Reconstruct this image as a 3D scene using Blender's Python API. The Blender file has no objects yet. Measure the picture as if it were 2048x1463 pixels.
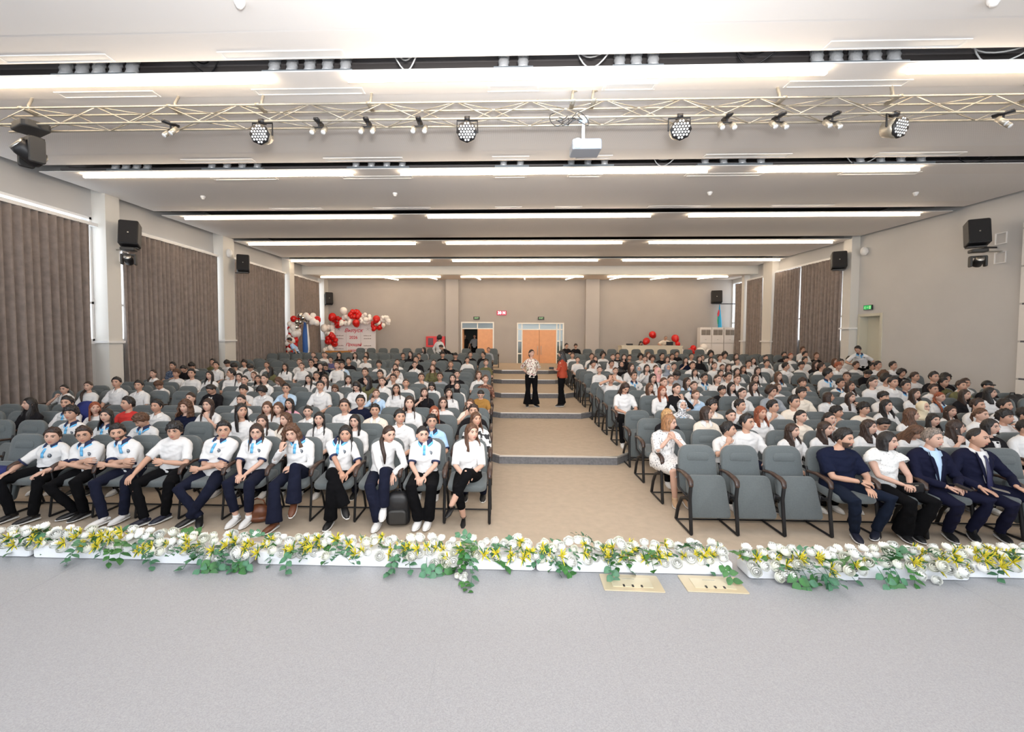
import bpy, bmesh, math, random
from math import sin, cos, pi, radians as rad, sqrt, exp
from mathutils import Vector, Matrix, Euler, noise

random.seed(7)
SC = bpy.context.scene
COL = SC.collection

# ------------------------------------------------------------------ camera
cam_data = bpy.data.cameras.new('camera')
cam = bpy.data.objects.new('camera', cam_data)
COL.objects.link(cam)
SC.camera = cam
EYE = 2.31                       # eye height over the hall floor; the stage is 0.75 high
cam_data.sensor_width = 36.0
cam_data.lens = 895.0 / 2048.0 * 36.0
cam_data.shift_x = (1024 - 977.1) / 2048.0
cam_data.shift_y = -(731.5 - 708.4) / 2048.0
cam_data.clip_end = 120
_p, _y, _r = .0385, .0325, .0034
_f = Vector((-sin(_y) * cos(_p), cos(_y) * cos(_p), -sin(_p)))
_rt = Vector((cos(_y), sin(_y), 0))
_up = _rt.cross(_f)
_r2 = _rt * cos(_r) + _up * sin(_r)
_u2 = -_rt * sin(_r) + _up * cos(_r)
cam.matrix_world = Matrix(((_r2.x, _u2.x, -_f.x, 0), (_r2.y, _u2.y, -_f.y, 0), (_r2.z, _u2.z, -_f.z, EYE), (0, 0, 0, 1)))

# ------------------------------------------------------------------ world, lights, exposure
SC.view_settings.view_transform = 'Standard'
SC.view_settings.look = 'None'
SC.view_settings.gamma = 1.0
SC.view_settings.use_curve_mapping = False
SC.view_settings.exposure = 0.32
W = bpy.data.worlds.new('daylight')
SC.world = W
W.use_nodes = True
W.node_tree.nodes['Background'].inputs[0].default_value = (.86, .93, 1, 1)
W.node_tree.nodes['Background'].inputs[1].default_value = 2.6

def area(name, loc, size, power, color, rot=(0, 0, 0), sy=None, spread=None):
    l = bpy.data.lights.new(name, 'AREA')
    l.energy = power; l.color = color; l.size = size
    if sy: l.shape = 'RECTANGLE'; l.size_y = sy
    if spread: l.spread = spread
    o = bpy.data.objects.new(name, l); COL.objects.link(o)
    o.location = loc; o.rotation_euler = rot
    return o
# an added fill lamp over the stage, and the photographer's flash bounced off the ceiling
area('added_stage_fill', (.4, .6, 5.6), 5.0, 60, (1, .97, .95), (rad(62), 0, 0), 1.2)
area('camera_flash', (.1, -.15, 2.75), .35, 125, (1, .97, .93), (rad(106), 0, 0), .25, rad(110))
area('bounced_flash', (.2, -.4, 3.0), .8, 190, (1, .98, .97), (rad(132), 0, 0), .8, rad(130))

# ------------------------------------------------------------------ materials
def mat(name, col, rough=.6, metal=0., nscale=0., namt=.0, bump=0., bscale=60., emit=None, estr=0., alpha=None, sheen=0., spec=None, detail=3):
    m = bpy.data.materials.new(name); m.use_nodes = True
    nt = m.node_tree; b = nt.nodes['Principled BSDF']
    b.inputs['Base Color'].default_value = (*col, 1)
    b.inputs['Roughness'].default_value = rough
    b.inputs['Metallic'].default_value = metal
    if spec is not None: b.inputs['Specular IOR Level'].default_value = spec
    if sheen: b.inputs['Sheen Weight'].default_value = sheen
    if nscale:
        tc = nt.nodes.new('ShaderNodeTexCoord'); n = nt.nodes.new('ShaderNodeTexNoise')
        n.inputs['Scale'].default_value = nscale; n.inputs['Detail'].default_value = detail
        nt.links.new(tc.outputs['Object'], n.inputs['Vector'])
        r = nt.nodes.new('ShaderNodeMapRange'); r.inputs['From Min'].default_value = .25; r.inputs['From Max'].default_value = .75
        r.inputs['To Min'].default_value = 1 - namt; r.inputs['To Max'].default_value = 1 + namt
        nt.links.new(n.outputs[0], r.inputs['Value'])
        mx = nt.nodes.new('ShaderNodeVectorMath'); mx.operation = 'SCALE'
        mx.inputs[0].default_value = col
        nt.links.new(r.outputs[0], mx.inputs['Scale']); nt.links.new(mx.outputs[0], b.inputs['Base Color'])
    if bump:
        tc = nt.nodes.new('ShaderNodeTexCoord'); n = nt.nodes.new('ShaderNodeTexNoise')
        n.inputs['Scale'].default_value = bscale; n.inputs['Detail'].default_value = 4
        nt.links.new(tc.outputs['Object'], n.inputs['Vector'])
        bp = nt.nodes.new('ShaderNodeBump'); bp.inputs['Strength'].default_value = bump; bp.inputs['Distance'].default_value = .01
        nt.links.new(n.outputs[0], bp.inputs['Height']); nt.links.new(bp.outputs[0], b.inputs['Normal'])
    if emit:
        b.inputs['Emission Color'].default_value = (*emit, 1); b.inputs['Emission Strength'].default_value = estr
    if alpha is not None: b.inputs['Alpha'].default_value = alpha
    return m

def spotted(name, base, marks, scale=14, thr=.55, rough=.7, stretch=(1, 1, 1)):
    m = mat(name, base, rough); nt = m.node_tree; b = nt.nodes['Principled BSDF']
    tc = nt.nodes.new('ShaderNodeTexCoord'); mp = nt.nodes.new('ShaderNodeMapping'); mp.inputs['Scale'].default_value = stretch
    nt.links.new(tc.outputs['Object'], mp.inputs[0]); prev = None
    for i, mk in enumerate(marks):
        n = nt.nodes.new('ShaderNodeTexNoise'); n.noise_dimensions = '4D'; n.inputs['W'].default_value = i * 3.1; n.inputs['Scale'].default_value = scale; n.inputs['Detail'].default_value = 1.5
        nt.links.new(mp.outputs[0], n.inputs['Vector'])
        r = nt.nodes.new('ShaderNodeMapRange'); r.inputs['From Min'].default_value = thr; r.inputs['From Max'].default_value = thr + .03
        nt.links.new(n.outputs[0], r.inputs['Value'])
        mx = nt.nodes.new('ShaderNodeMix'); mx.data_type = 'RGBA'
        nt.links.new(r.outputs[0], mx.inputs[0])
        if prev is None: mx.inputs[6].default_value = (*base, 1)
        else: nt.links.new(prev, mx.inputs[6])
        mx.inputs[7].default_value = (*mk, 1); prev = mx.outputs[2]
    nt.links.new(prev, b.inputs['Base Color'])
    return m

M = {}
M['wall'] = mat('wall_paint_grey', (.40, .37, .345), .85, nscale=1.5, namt=.03)
M['wallside'] = mat('wall_paint_side', (.56, .555, .55), .85, nscale=1.2, namt=.03)
M['pillar'] = mat('pillar_paint_pale', (.68, .665, .63), .8)
M['backcol'] = mat('column_paint_grey', (.45, .42, .40), .85)
M['ceil'] = mat('ceiling_panel_white', (.84, .82, .81), .75)
M['ceiledge'] = mat('ceiling_panel_edge', (.85, .84, .83), .6)
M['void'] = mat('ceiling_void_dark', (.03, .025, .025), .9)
M['voidgray'] = mat('void_beam_grey', (.22, .2, .2), .8)
M['stage'] = mat('stage_vinyl_speckled', (.305, .305, .318), .42, nscale=190, namt=.14, detail=1)
M['stageface'] = mat('stage_front_dark', (.12, .12, .13), .7)
M['carpet'] = mat('hall_carpet_tan', (.47, .385, .295), .95, nscale=9, namt=.07, bump=.25, bscale=300, detail=8)
M['riser'] = mat('step_riser_grey', (.17, .17, .18), .9, nscale=25, namt=.25)
M['nosing'] = mat('step_nosing_metal', (.75, .73, .7), .35, .6)
M['fabric'] = mat('chair_fabric_grey', (.108, .124, .128), .9, nscale=60, namt=.08, bump=.15, bscale=500, sheen=.25)
M['frame'] = mat('chair_frame_black', (.018, .018, .02), .45, .3)
M['armwood'] = mat('armrest_dark_wood', (.055, .03, .022), .3, nscale=20, namt=.4)
M['steel'] = mat('brushed_steel', (.5, .48, .44), .35, .9)
M['alu'] = mat('truss_aluminium', (.42, .385, .32), .4, .55, nscale=12, namt=.1)
M['black'] = mat('black_plastic', (.012, .012, .014), .45)
M['dkgrey'] = mat('dark_grey_plastic', (.03, .029, .028), .5)
M['white'] = mat('white_plastic', (.82, .82, .82), .35)
M['ledon'] = mat('led_strip_diffuser', (1, 1, 1), .5, emit=(1, .80, .58), estr=17)
M['lampface'] = mat('led_lens_pale', (.62, .64, .66), .3, emit=(1, 1, 1), estr=.12)
M['foil'] = mat('silver_foil_duct', (.70, .71, .73), .28, .3, bump=.6, bscale=45)
M['galv'] = mat('galvanised_sheet', (.45, .5, .55), .4, .7)
M['foam'] = mat('white_foam_block', (.74, .74, .75), .7, bump=.3, bscale=30)
M['petal'] = mat('white_rose_petal', (.86, .86, .82), .6)
M['petal2'] = mat('cream_rose_petal', (.85, .85, .76), .6)
M['leaf'] = mat('green_leaf', (.028, .12, .022), .45, nscale=25, namt=.4)
M['leaf2'] = mat('grey_green_leaf', (.05, .15, .075), .5, nscale=25, namt=.3)
M['yellow'] = mat('yellow_filler_sprig', (.62, .52, .03), .55, nscale=60, namt=.3)
M['orange_wood'] = mat('orange_wood_door', (.74, .36, .17), .45, nscale=6, namt=.05)
M['alu_white'] = mat('white_door_frame', (.82, .80, .74), .4)
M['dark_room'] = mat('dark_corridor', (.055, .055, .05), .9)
M['red'] = mat('red_balloon', (.62, .012, .01), .22)
M['redbox'] = mat('red_painted_steel', (.65, .02, .02), .35)
M['wballoon'] = mat('white_balloon', (.90, .86, .82), .25)
M['sballoon'] = mat('silver_balloon', (.7, .68, .64), .12, 1)
M['banner'] = mat('banner_vinyl', (.78, .75, .76), .5)
M['btext'] = mat('banner_red_print', (.62, .04, .07), .5)
M['bgrey'] = mat('banner_grey_print', (.22, .16, .16), .5)
M['bline'] = mat('banner_fold_line', (.5, .47, .48), .5)
M['beige'] = mat('desk_beige_laminate', (.68, .62, .5), .5)
M['ac'] = mat('air_conditioner_white', (.80, .76, .73), .35)
M['grille'] = mat('air_grille_brown', (.17, .14, .11), .6)
M['sign_green'] = mat('exit_sign_green', (.01, .22, .06), .4, emit=(.02, .5, .12), estr=.6)
M['sign_dark'] = mat('exit_sign_dark', (.02, .035, .02), .5)
M['sign_txt'] = mat('exit_sign_print', (.35, .5, .3), .5, emit=(.4, .9, .4), estr=.4)
M['led_red'] = mat('led_display_panel', (.25, .01, .03), .4, emit=(.7, .02, .06), estr=.5)
M['led_txt'] = mat('led_display_digits', (1, .8, .85), .4, emit=(1, .55, .65), estr=4)
M['jamb'] = mat('door_frame_cream', (.60, .585, .49), .5)
M['glassdoor'] = mat('transom_glass', (.10, .13, .13), .08, spec=.8)
M['glasslit'] = mat('transom_glass_lit', (.34, .44, .50), .1, spec=.8)  # lit copy of transom_glass, the light put into its base colour
M['panelwhite'] = mat('gloss_wall_panel', (.78, .76, .73), .3)
M['joint'] = mat('panel_joint_dark', (.12, .12, .14), .6)
M['eyewhite'] = mat('eye_white', (.42, .40, .38), .3)
M['iris'] = mat('dark_iris', (.02, .012, .008), .2)
M['lip'] = mat('lip', (.42, .13, .11), .5)
M['lens'] = mat('spectacle_frame', (.03, .02, .02), .3)
M['flagb'] = mat('flag_blue', (.02, .36, .60), .6)
M['flagr'] = mat('flag_red', (.7, .05, .08), .6)
M['flagg'] = mat('flag_green', (.04, .42, .16), .6)
M['navybag'] = mat('royal_blue_cloth', (.012, .02, .16), .8, bump=.4, bscale=25)
M['brownbag'] = mat('brown_leather', (.14, .045, .018), .4, nscale=20, namt=.3)
M['brass'] = mat('floor_box_brass', (.62, .52, .36), .35, .35)
M['glow'] = mat('projector_lens_light', (1, 1, 1), .3, emit=(.30, .66, 1), estr=1.5)
def hairmat(name, col, rough=.45):
    m = mat(name, col, rough); nt = m.node_tree; b = nt.nodes['Principled BSDF']
    tc = nt.nodes.new('ShaderNodeTexCoord'); mp = nt.nodes.new('ShaderNodeMapping'); mp.inputs['Scale'].default_value = (120, 120, 14)
    n = nt.nodes.new('ShaderNodeTexNoise'); n.inputs['Scale'].default_value = 1; n.inputs['Detail'].default_value = 3
    nt.links.new(tc.outputs['Object'], mp.inputs[0]); nt.links.new(mp.outputs[0], n.inputs['Vector'])
    r = nt.nodes.new('ShaderNodeMapRange'); r.inputs['From Min'].default_value = .35; r.inputs['From Max'].default_value = .68; r.inputs['To Min'].default_value = .5; r.inputs['To Max'].default_value = 2.2
    nt.links.new(n.outputs[0], r.inputs['Value']); mx = nt.nodes.new('ShaderNodeVectorMath'); mx.operation = 'SCALE'; mx.inputs[0].default_value = col
    nt.links.new(r.outputs[0], mx.inputs['Scale']); nt.links.new(mx.outputs[0], b.inputs['Base Color'])
    bp = nt.nodes.new('ShaderNodeBump'); bp.inputs['Strength'].default_value = .9; bp.inputs['Distance'].default_value = .006
    nt.links.new(n.outputs[0], bp.inputs['Height']); nt.links.new(bp.outputs[0], b.inputs['Normal'])
    return m
SKIN = [mat('skin_light', (.55, .32, .225), .6), mat('skin_fair', (.60, .37, .28), .6), mat('skin_tan', (.52, .29, .20), .55), mat('skin_brown', (.42, .225, .15), .55)]
HAIR = {'k': hairmat('hair_black', (.010, .008, .008), .45), 'd': hairmat('hair_dark_brown', (.026, .013, .009), .45), 'b': hairmat('hair_brown', (.075, .034, .018), .5),
        'r': hairmat('hair_auburn', (.20, .05, .02), .5), 'y': hairmat('hair_blonde', (.36, .21, .09), .5), 'Y': hairmat('hair_honey', (.22, .105, .045), .5), 'g': hairmat('hair_grey', (.16, .13, .11), .5),
        'i': mat('scarf_pink', (.72, .38, .36), .8), 'G': mat('scarf_grey_blue', (.25, .28, .33), .8), 'c': mat('scarf_cream', (.72, .62, .44), .8),
        'w': spotted('scarf_black_white', (.78, .78, .80), [(.02, .02, .03)], 85, .52, .7, (1, 1, .4)), 'B': mat('scarf_light_blue', (.26, .33, .38), .8)}
CL = {'w': mat('shirt_white', (.70, .69, .685), .85, bump=.5, bscale=14), 'b': mat('shirt_light_blue', (.46, .62, .80), .85, bump=.4, bscale=14), 'B': mat('polo_sky_blue', (.38, .57, .83), .85, bump=.4, bscale=14),
      'k': mat('shirt_black', (.012, .011, .013), .9, spec=.15), 'n': mat('shirt_navy', (.008, .011, .030), .9, spec=.15), 'r': mat('shirt_red', (.55, .03, .025), .85),
      'm': mat('shirt_mustard', (.34, .17, .035), .85), 'i': mat('shirt_pink', (.75, .38, .48), .85), 'e': mat('shirt_cream', (.78, .70, .60), .85, bump=.4, bscale=14),
      'g': mat('shirt_olive', (.12, .115, .045), .85), 'f': mat('shirt_grey', (.30, .32, .35), .85), 'v': mat('shirt_violet_navy', (.10, .09, .2), .85),
      'x': spotted('shirt_brown_pattern', (.14, .05, .03), [(.04, .02, .015), (.3, .16, .1)], 22), 'z': spotted('blouse_black_white_pattern', (.80, .79, .78), [(.015, .015, .018)], 11, .5),
      'q': spotted('shirt_blue_check', (.05, .08, .15), [(.3, .35, .42)], 30), 'N': mat('trousers_navy', (.011, .013, .028), .95, spec=.12, bump=.4, bscale=18), 'K': mat('trousers_black', (.005, .005, .006), .95, spec=.1, bump=.4, bscale=18),
      'suit': mat('suit_navy', (.008, .009, .027), .85, spec=.15, bump=.3, bscale=18), 'jean': mat('jeans_dark_blue', (.010, .015, .030), .95, spec=.12, bump=.3, bscale=18), 'rust': mat('blouse_rust', (.36, .045, .015), .75, bump=.5, bscale=12),
      'floral': spotted('blouse_floral', (.76, .70, .62), [(.30, .05, .08), (.16, .12, .08)], 27, .57), 'dress': spotted('dress_white_black_dashes', (.78, .77, .76), [(.05, .05, .07)], 75, .60, .8, (1, 1, .28)),
      'dots': spotted('blouse_white_dotted', (.80, .80, .78), [(.45, .45, .45)], 75, .62)}
ACC = {'navy': mat('collar_navy', (.014, .022, .07), .8), 'sky': mat('placket_sky_blue', (.14, .47, .80), .8), 'whitec': mat('collar_white', (.8, .79, .78), .8), 'badge': mat('badge_dark', (.05, .07, .10), .6)}
SHOE = {'w': mat('shoe_white', (.80, .79, .78), .5), 'k': mat('shoe_black', (.01, .01, .011), .4), 'n': mat('shoe_navy', (.012, .014, .03), .5), 'b': mat('shoe_brown', (.13, .045, .02), .5), 'sole': mat('shoe_sole_white', (.75, .74, .72), .6)}
TIE = mat('necktie_navy', (.02, .02, .07), .5)

# ------------------------------------------------------------------ geometry helpers
class G:
    def __init__(s): s.v = []; s.f = []; s.m = []
    def add(s, vs, fs, m=0):
        o = len(s.v); s.v += [tuple(v) for v in vs]; s.f += [tuple(i + o for i in f) for f in fs]
        s.m += [m] * len(fs) if isinstance(m, int) else list(m)
        return s
    def join(s, g, mtx=None, dm=0):
        vs = g.v if mtx is None else [tuple(mtx @ Vector(v)) for v in g.v]
        return s.add(vs, g.f, [m + dm for m in g.m])
    def mesh(s, name, mats, smooth=True, fix=True):
        me = bpy.data.meshes.new(name); me.from_pydata(s.v, [], s.f)
        for m in mats: me.materials.append(m)
        me.polygons.foreach_set('material_index', s.m)
        if fix:
            bm = bmesh.new(); bm.from_mesh(me); bmesh.ops.recalc_face_normals(bm, faces=bm.faces); bm.to_mesh(me); bm.free()
        if smooth: me.polygons.foreach_set('use_smooth', [True] * len(me.polygons))
        me.update()
        return me

def box(g, c, s, m=0, rz=0, mtx=None):
    x, y, z = [a / 2 for a in s]
    vs = [Vector((i * x, j * y, k * z)) for i in (-1, 1) for j in (-1, 1) for k in (-1, 1)]
    R = Matrix.Rotation(rz, 3, 'Z')
    vs = [(R @ v if rz else v) + Vector(c) for v in vs]
    if mtx is not None: vs = [mtx @ v for v in vs]
    return g.add(vs, [(0, 1, 3, 2), (4, 6, 7, 5), (0, 4, 5, 1), (2, 3, 7, 6), (0, 2, 6, 4), (1, 5, 7, 3)], m)

def bx(g, x0, x1, y0, y1, z0, z1, m=0):
    return box(g, ((x0 + x1) / 2, (y0 + y1) / 2, (z0 + z1) / 2), (x1 - x0, y1 - y0, z1 - z0), m)

def rings(g, R, m=0, cap=True, closed=False):
    n = len(R[0]); vs = [p for r in R for p in r]; fs = []
    L = len(R)
    for i in range(L if closed else L - 1):
        a = i * n; b = ((i + 1) % L) * n
        for j in range(n):
            k = (j + 1) % n; fs.append((a + j, a + k, b + k, b + j))
    if cap and not closed: fs.append(tuple(range(n - 1, -1, -1))); fs.append(tuple((L - 1) * n + j for j in range(n)))
    return g.add(vs, fs, m)

def tube(g, pts, rad_, n=8, m=0, flat=1.0, side=None, round_end=True):
    P = [Vector(p) for p in pts]
    R = [rad_] * len(P) if isinstance(rad_, (int, float)) else list(rad_)
    if round_end:
        d0 = (P[0] - P[1]).normalized(); d1 = (P[-1] - P[-2]).normalized()
        P = [P[0] + d0 * R[0] * .8, P[0] + d0 * R[0] * .5] + P + [P[-1] + d1 * R[-1] * .5, P[-1] + d1 * R[-1] * .8]
        R = [R[0] * .35, R[0] * .82] + R + [R[-1] * .82, R[-1] * .35]
    up = Vector(side) if side is not None else None; out = []
    for i, p in enumerate(P):
        t = (P[min(i + 1, len(P) - 1)] - P[max(i - 1, 0)]).normalized()
        if up is None: up = t.orthogonal()
        u = (up - t * up.dot(t))
        u = u.normalized() if u.length > 1e-6 else t.orthogonal().normalized()
        w = t.cross(u)
        if side is None: up = u
        out.append([p + u * R[i] * cos(2 * pi * j / n) + w * R[i] * flat * sin(2 * pi * j / n) for j in range(n)])
    return rings(g, out, m)

def ell(g, c, r, nu=12, nv=8, m=0, mtx=None):
    vs = []; c = Vector(c)
    for i in range(1, nv):
        t = pi * i / nv
        for j in range(nu):
            a = 2 * pi * j / nu
            vs.append(Vector((r[0] * sin(t) * cos(a), r[1] * sin(t) * sin(a), r[2] * cos(t))))
    vs += [Vector((0, 0, r[2])), Vector((0, 0, -r[2]))]
    if mtx is not None: vs = [mtx @ v for v in vs]
    vs = [v + c for v in vs]; fs = []; T = (nv - 1) * nu
    for i in range(nv - 2):
        for j in range(nu): k = (j + 1) % nu; fs.append((i * nu + j, (i + 1) * nu + j, (i + 1) * nu + k, i * nu + k))
    for j in range(nu): k = (j + 1) % nu; fs.append((T, j, k)); fs.append((T + 1, (nv - 2) * nu + k, (nv - 2) * nu + j))
    return g.add(vs, fs, m)

def slab(g, outline, t, bev, mtx, m=0, bulge=0.):
    """closed rounded slab: outline in XZ, thickness t along -Y (front), bevelled."""
    cx = sum(p[0] for p in outline) / len(outline); cz = sum(p[1] for p in outline) / len(outline)
    def ring(y, ins):
        r = []
        for x, z in outline:
            d = Vector((x - cx, z - cz)); L = d.length; d = d * max(0, (L - ins) / L)
            r.append(mtx @ Vector((cx + d.x, y, cz + d.y)))
        return r
    R = [ring(0, bev), ring(-bev * .4, bev * .3), ring(-bev, 0), ring(-t + bev, 0), ring(-t + bev * .4, bev * .3), ring(-t, bev)]
    if bulge: R += [ring(-t - bulge * .7, bev + .06), ring(-t - bulge, bev + .14)]
    return rings(g, R, m)

def rrect(w, h, r, n=4, cx=0, cz=0, wt=None):
    wt = w if wt is None else wt; o = []
    for (sx, sz, a0, ww) in ((1, -1, -90, w), (1, 1, 0, wt), (-1, 1, 90, wt), (-1, -1, 180, w)):
        rr = r if sz > 0 else r * .6
        for i in range(n + 1):
            a = rad(a0 + 90 * i / n); o.append((cx + sx * (ww / 2 - rr) + rr * cos(a), cz + sz * (h / 2 - rr) + rr * sin(a)))
    return o

def obj(name, me, parent=None, mtx=None):
    o = bpy.data.objects.new(name, me); COL.objects.link(o)
    if parent is not None: o.parent = parent
    if mtx is not None: o.matrix_local = mtx
    return o
def gobj(name, g, mats, parent=None, smooth=True, mtx=None):
    return obj(name, g.mesh(name, mats if isinstance(mats, list) else [mats], smooth), parent, mtx)
def tag(o, label, cat, group=None, kind=None):
    if kind: o['kind'] = kind
    if label: o['label'] = label
    if cat: o['category'] = cat
    if group: o['group'] = group
    return o
def struct(name, g, mats, smooth=False):
    o = gobj(name, g, mats, smooth=smooth); o['kind'] = 'structure'; return o
def empty(name, loc=(0, 0, 0), rz=0, label=None, cat=None, group=None):
    o = bpy.data.objects.new(name, None); COL.objects.link(o); o.empty_display_size = .1
    o.location = loc; o.rotation_euler = (0, 0, rz)
    return tag(o, label, cat, group)
def dup(root, loc=None, rz=None, label=None, group=None):
    r = root.copy(); COL.objects.link(r)
    if loc is not None: r.location = loc
    if rz is not None: r.rotation_euler = (0, 0, rz)
    if label: r['label'] = label
    if group: r['group'] = group
    for c in list(root.children):
        d = c.copy(); COL.objects.link(d); d.parent = r
        for e in list(c.children):
            h = e.copy(); COL.objects.link(h); h.parent = d
    return r
def text_geo(body, size, shear=0, ext=.004, off=.018):
    cu = bpy.data.curves.new('t', 'FONT'); cu.body = body; cu.size = size; cu.shear = shear; cu.extrude = ext; cu.offset = size * off; cu.align_x = 'CENTER'; cu.align_y = 'CENTER'; cu.resolution_u = 3
    o = bpy.data.objects.new('t', cu); COL.objects.link(o)
    me = bpy.data.meshes.new_from_object(o.evaluated_get(bpy.context.evaluated_depsgraph_get()))
    g = G(); g.add([tuple(v.co) for v in me.vertices], [tuple(p.vertices) for p in me.polygons])
    bpy.data.objects.remove(o); bpy.data.curves.remove(cu); bpy.data.meshes.remove(me)
    return g
def put_text(name, body, size, loc, m, parent=None, shear=0, rx=90, rz=0):
    g = text_geo(body, size, shear)
    if not g.v: return None
    return gobj(name, g, m, parent, smooth=False, mtx=Matrix.Translation(loc) @ Matrix.Rotation(rad(rz), 4, 'Z') @ Matrix.Rotation(rad(rx), 4, 'X'))
def remesh(g, vox, sm=4):
    me = bpy.data.meshes.new('r'); me.from_pydata(g.v, [], g.f)
    bm = bmesh.new(); bm.from_mesh(me); bmesh.ops.recalc_face_normals(bm, faces=bm.faces); bm.to_mesh(me); bm.free()
    o = bpy.data.objects.new('r', me); COL.objects.link(o)
    a = o.modifiers.new('r', 'REMESH'); a.mode = 'VOXEL'; a.voxel_size = vox
    if sm: b = o.modifiers.new('s', 'SMOOTH'); b.factor = .5; b.iterations = sm
    m2 = bpy.data.meshes.new_from_object(o.evaluated_get(bpy.context.evaluated_depsgraph_get()))
    r = G(); r.add([tuple(v.co) for v in m2.vertices], [tuple(p.vertices) for p in m2.polygons])
    bpy.data.objects.remove(o); bpy.data.meshes.remove(me); bpy.data.meshes.remove(m2)
    return r
# ------------------------------------------------------------------ the hall
XL, XR, YB = -10.7, 13.1, 26.2
TZ = [0, .15, .30, .46, .63, .80]
BULGE = [8.11, 11.9, 14.8, 17.8, 20.55]
MAIN = [8.58, 12.25, 15.25, 18.1, 20.9]
g = G(); bx(g, XL - .3, XR + .3, 3.3, 9, -.2, 0); struct('floor', g, M['carpet'])
g = G(); bx(g, XL - .3, XR + .3, -3.2, 3.3, .55, .75)
bx(g, XL - .3, XR + .3, 3.24, 3.3, 0, .55, 1)
struct('floor', g, [M['stage'], M['stageface']])
g = G()
for x in (-2.9, -.32, .55, 2.9): bx(g, x, x + .003, -1, 3.1, .75, .7506)
struct('trim_1', g, mat('stage_seam', (.30, .30, .31), .6))
def tier_outline(k, ya):
    yb = MAIN[k + 1] + .02 if k < 4 else YB
    return [(XL - .2, MAIN[k]), (-.5, MAIN[k]), (-.06, BULGE[k]), (2.08, BULGE[k]), (2.52, MAIN[k]), (XR + .2, MAIN[k]), (XR + .2, YB), (XL - .2, YB)]
for k in range(5):
    o = tier_outline(k, 0); g = G(); n = len(o)
    z0, z1 = (TZ[k] if k else -.1), TZ[k + 1]
    vs = [(x, y, z0) for x, y in o] + [(x, y, z1) for x, y in o]
    fs = [(i, (i + 1) % n, (i + 1) % n + n, i + n) for i in range(n)] + [tuple(range(n, 2 * n))]
    g.add(vs, fs, [1] * n + [0]); struct('floor', g, [M['carpet'], M['riser']])
    g = G(); e = o[1:5]
    for a, b in zip(e, e[1:]):
        a = Vector((*a, z1)); b = Vector((*b, z1)); d = (b - a).normalized(); nn = Vector((-d.y, d.x, 0))
        vs = [a - nn * .008 + Vector((0, 0, .004)), b - nn * .008 + Vector((0, 0, .004)), b + nn * .03 + Vector((0, 0, .004)), a + nn * .03 + Vector((0, 0, .004)),
              a - nn * .008 - Vector((0, 0, .02)), b - nn * .008 - Vector((0, 0, .02))]
        g.add(vs, [(0, 1, 2, 3), (0, 4, 5, 1)])
    struct('trim_%d' % (k + 2), g, M['nosing'])

# ceiling: sloped panels with open slots between them, dark void over them
PAN = [(-3.2, 6.06), (6.25, 9.58), (9.83, 13.14), (13.43, 16.78), (17.06, 20.81), (21.05, 23.5)]
mc = M['ceil']
nt = mc.node_tree; tc = nt.nodes.new('ShaderNodeTexCoord'); vo = nt.nodes.new('ShaderNodeTexVoronoi')
vo.inputs['Scale'].default_value = 26; vo.inputs['Randomness'].default_value = 0
nt.links.new(tc.outputs['Object'], vo.inputs['Vector'])
rr = nt.nodes.new('ShaderNodeMapRange'); rr.inputs['From Min'].default_value = .2; rr.inputs['From Max'].default_value = .32; rr.inputs['To Min'].default_value = .90; rr.inputs['To Max'].default_value = 1.0
nt.links.new(vo.outputs['Distance'], rr.inputs['Value'])
mx = nt.nodes.new('ShaderNodeVectorMath'); mx.operation = 'SCALE'; mx.inputs[0].default_value = (.86, .84, .83)
nt.links.new(rr.outputs[0], mx.inputs['Scale']); nt.links.new(mx.outputs[0], nt.nodes['Principled BSDF'].inputs['Base Color'])
plain = mat('ceiling_margin_white', (.85, .82, .80), .75)
for i, (a, b) in enumerate(PAN):
    za, zb = (5.97, 6.02) if i else (6.02, 6.02)
    g = G(); x0, x1 = -10.4, 12.9
    vs = [(x0, a, za), (x1, a, za), (x1, b, zb), (x0, b, zb), (x0, a, za + .014), (x1, a, za + .014), (x1, b, zb + .05), (x0, b, zb + .05)]
    g.add(vs, [(0, 3, 2, 1), (4, 5, 6, 7), (0, 1, 5, 4), (2, 3, 7, 6), (0, 4, 7, 3), (1, 2, 6, 5)], [0, 2, 1, 1, 1, 1])
    # plain margins along both edges, a hair under the perforated field
    for (ya, yb_) in ((a + .01, min(a + .62, b)), (b - .55, b - .01)):
        f = lambda y: za + (zb - za) * (y - a) / (b - a) - .003
        g.add([(x0, ya, f(ya)), (x1, ya, f(ya)), (x1, yb_, f(yb_)), (x0, yb_, f(yb_))], [(0, 3, 2, 1)], 3)
    struct('ceiling', g, [M['ceil'], M['ceiledge'], M['void'], plain])
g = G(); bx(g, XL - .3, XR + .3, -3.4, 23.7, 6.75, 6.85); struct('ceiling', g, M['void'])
g = G(); bx(g, XL, XR, 23.6, 23.95, 5.60, 6.8); struct('trim_7', g, M['pillar'])
g = G(); bx(g, XL, XR, 23.9, YB + .1, 5.64, 5.75); struct('ceiling', g, mat('rear_ceiling', (.74, .66, .58), .85))
for i, y in enumerate((6.9, 7.6, 10.6, 11.3, 14.2, 17.9, 21.8)):
    g = G(); bx(g, XL, XR, y, y + .25, 6.45, 6.75); bx(g, XL, XR, y + .02, y + .06, 6.3, 6.34); struct('trim_%d' % (8 + i), g, M['voidgray'])

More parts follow.
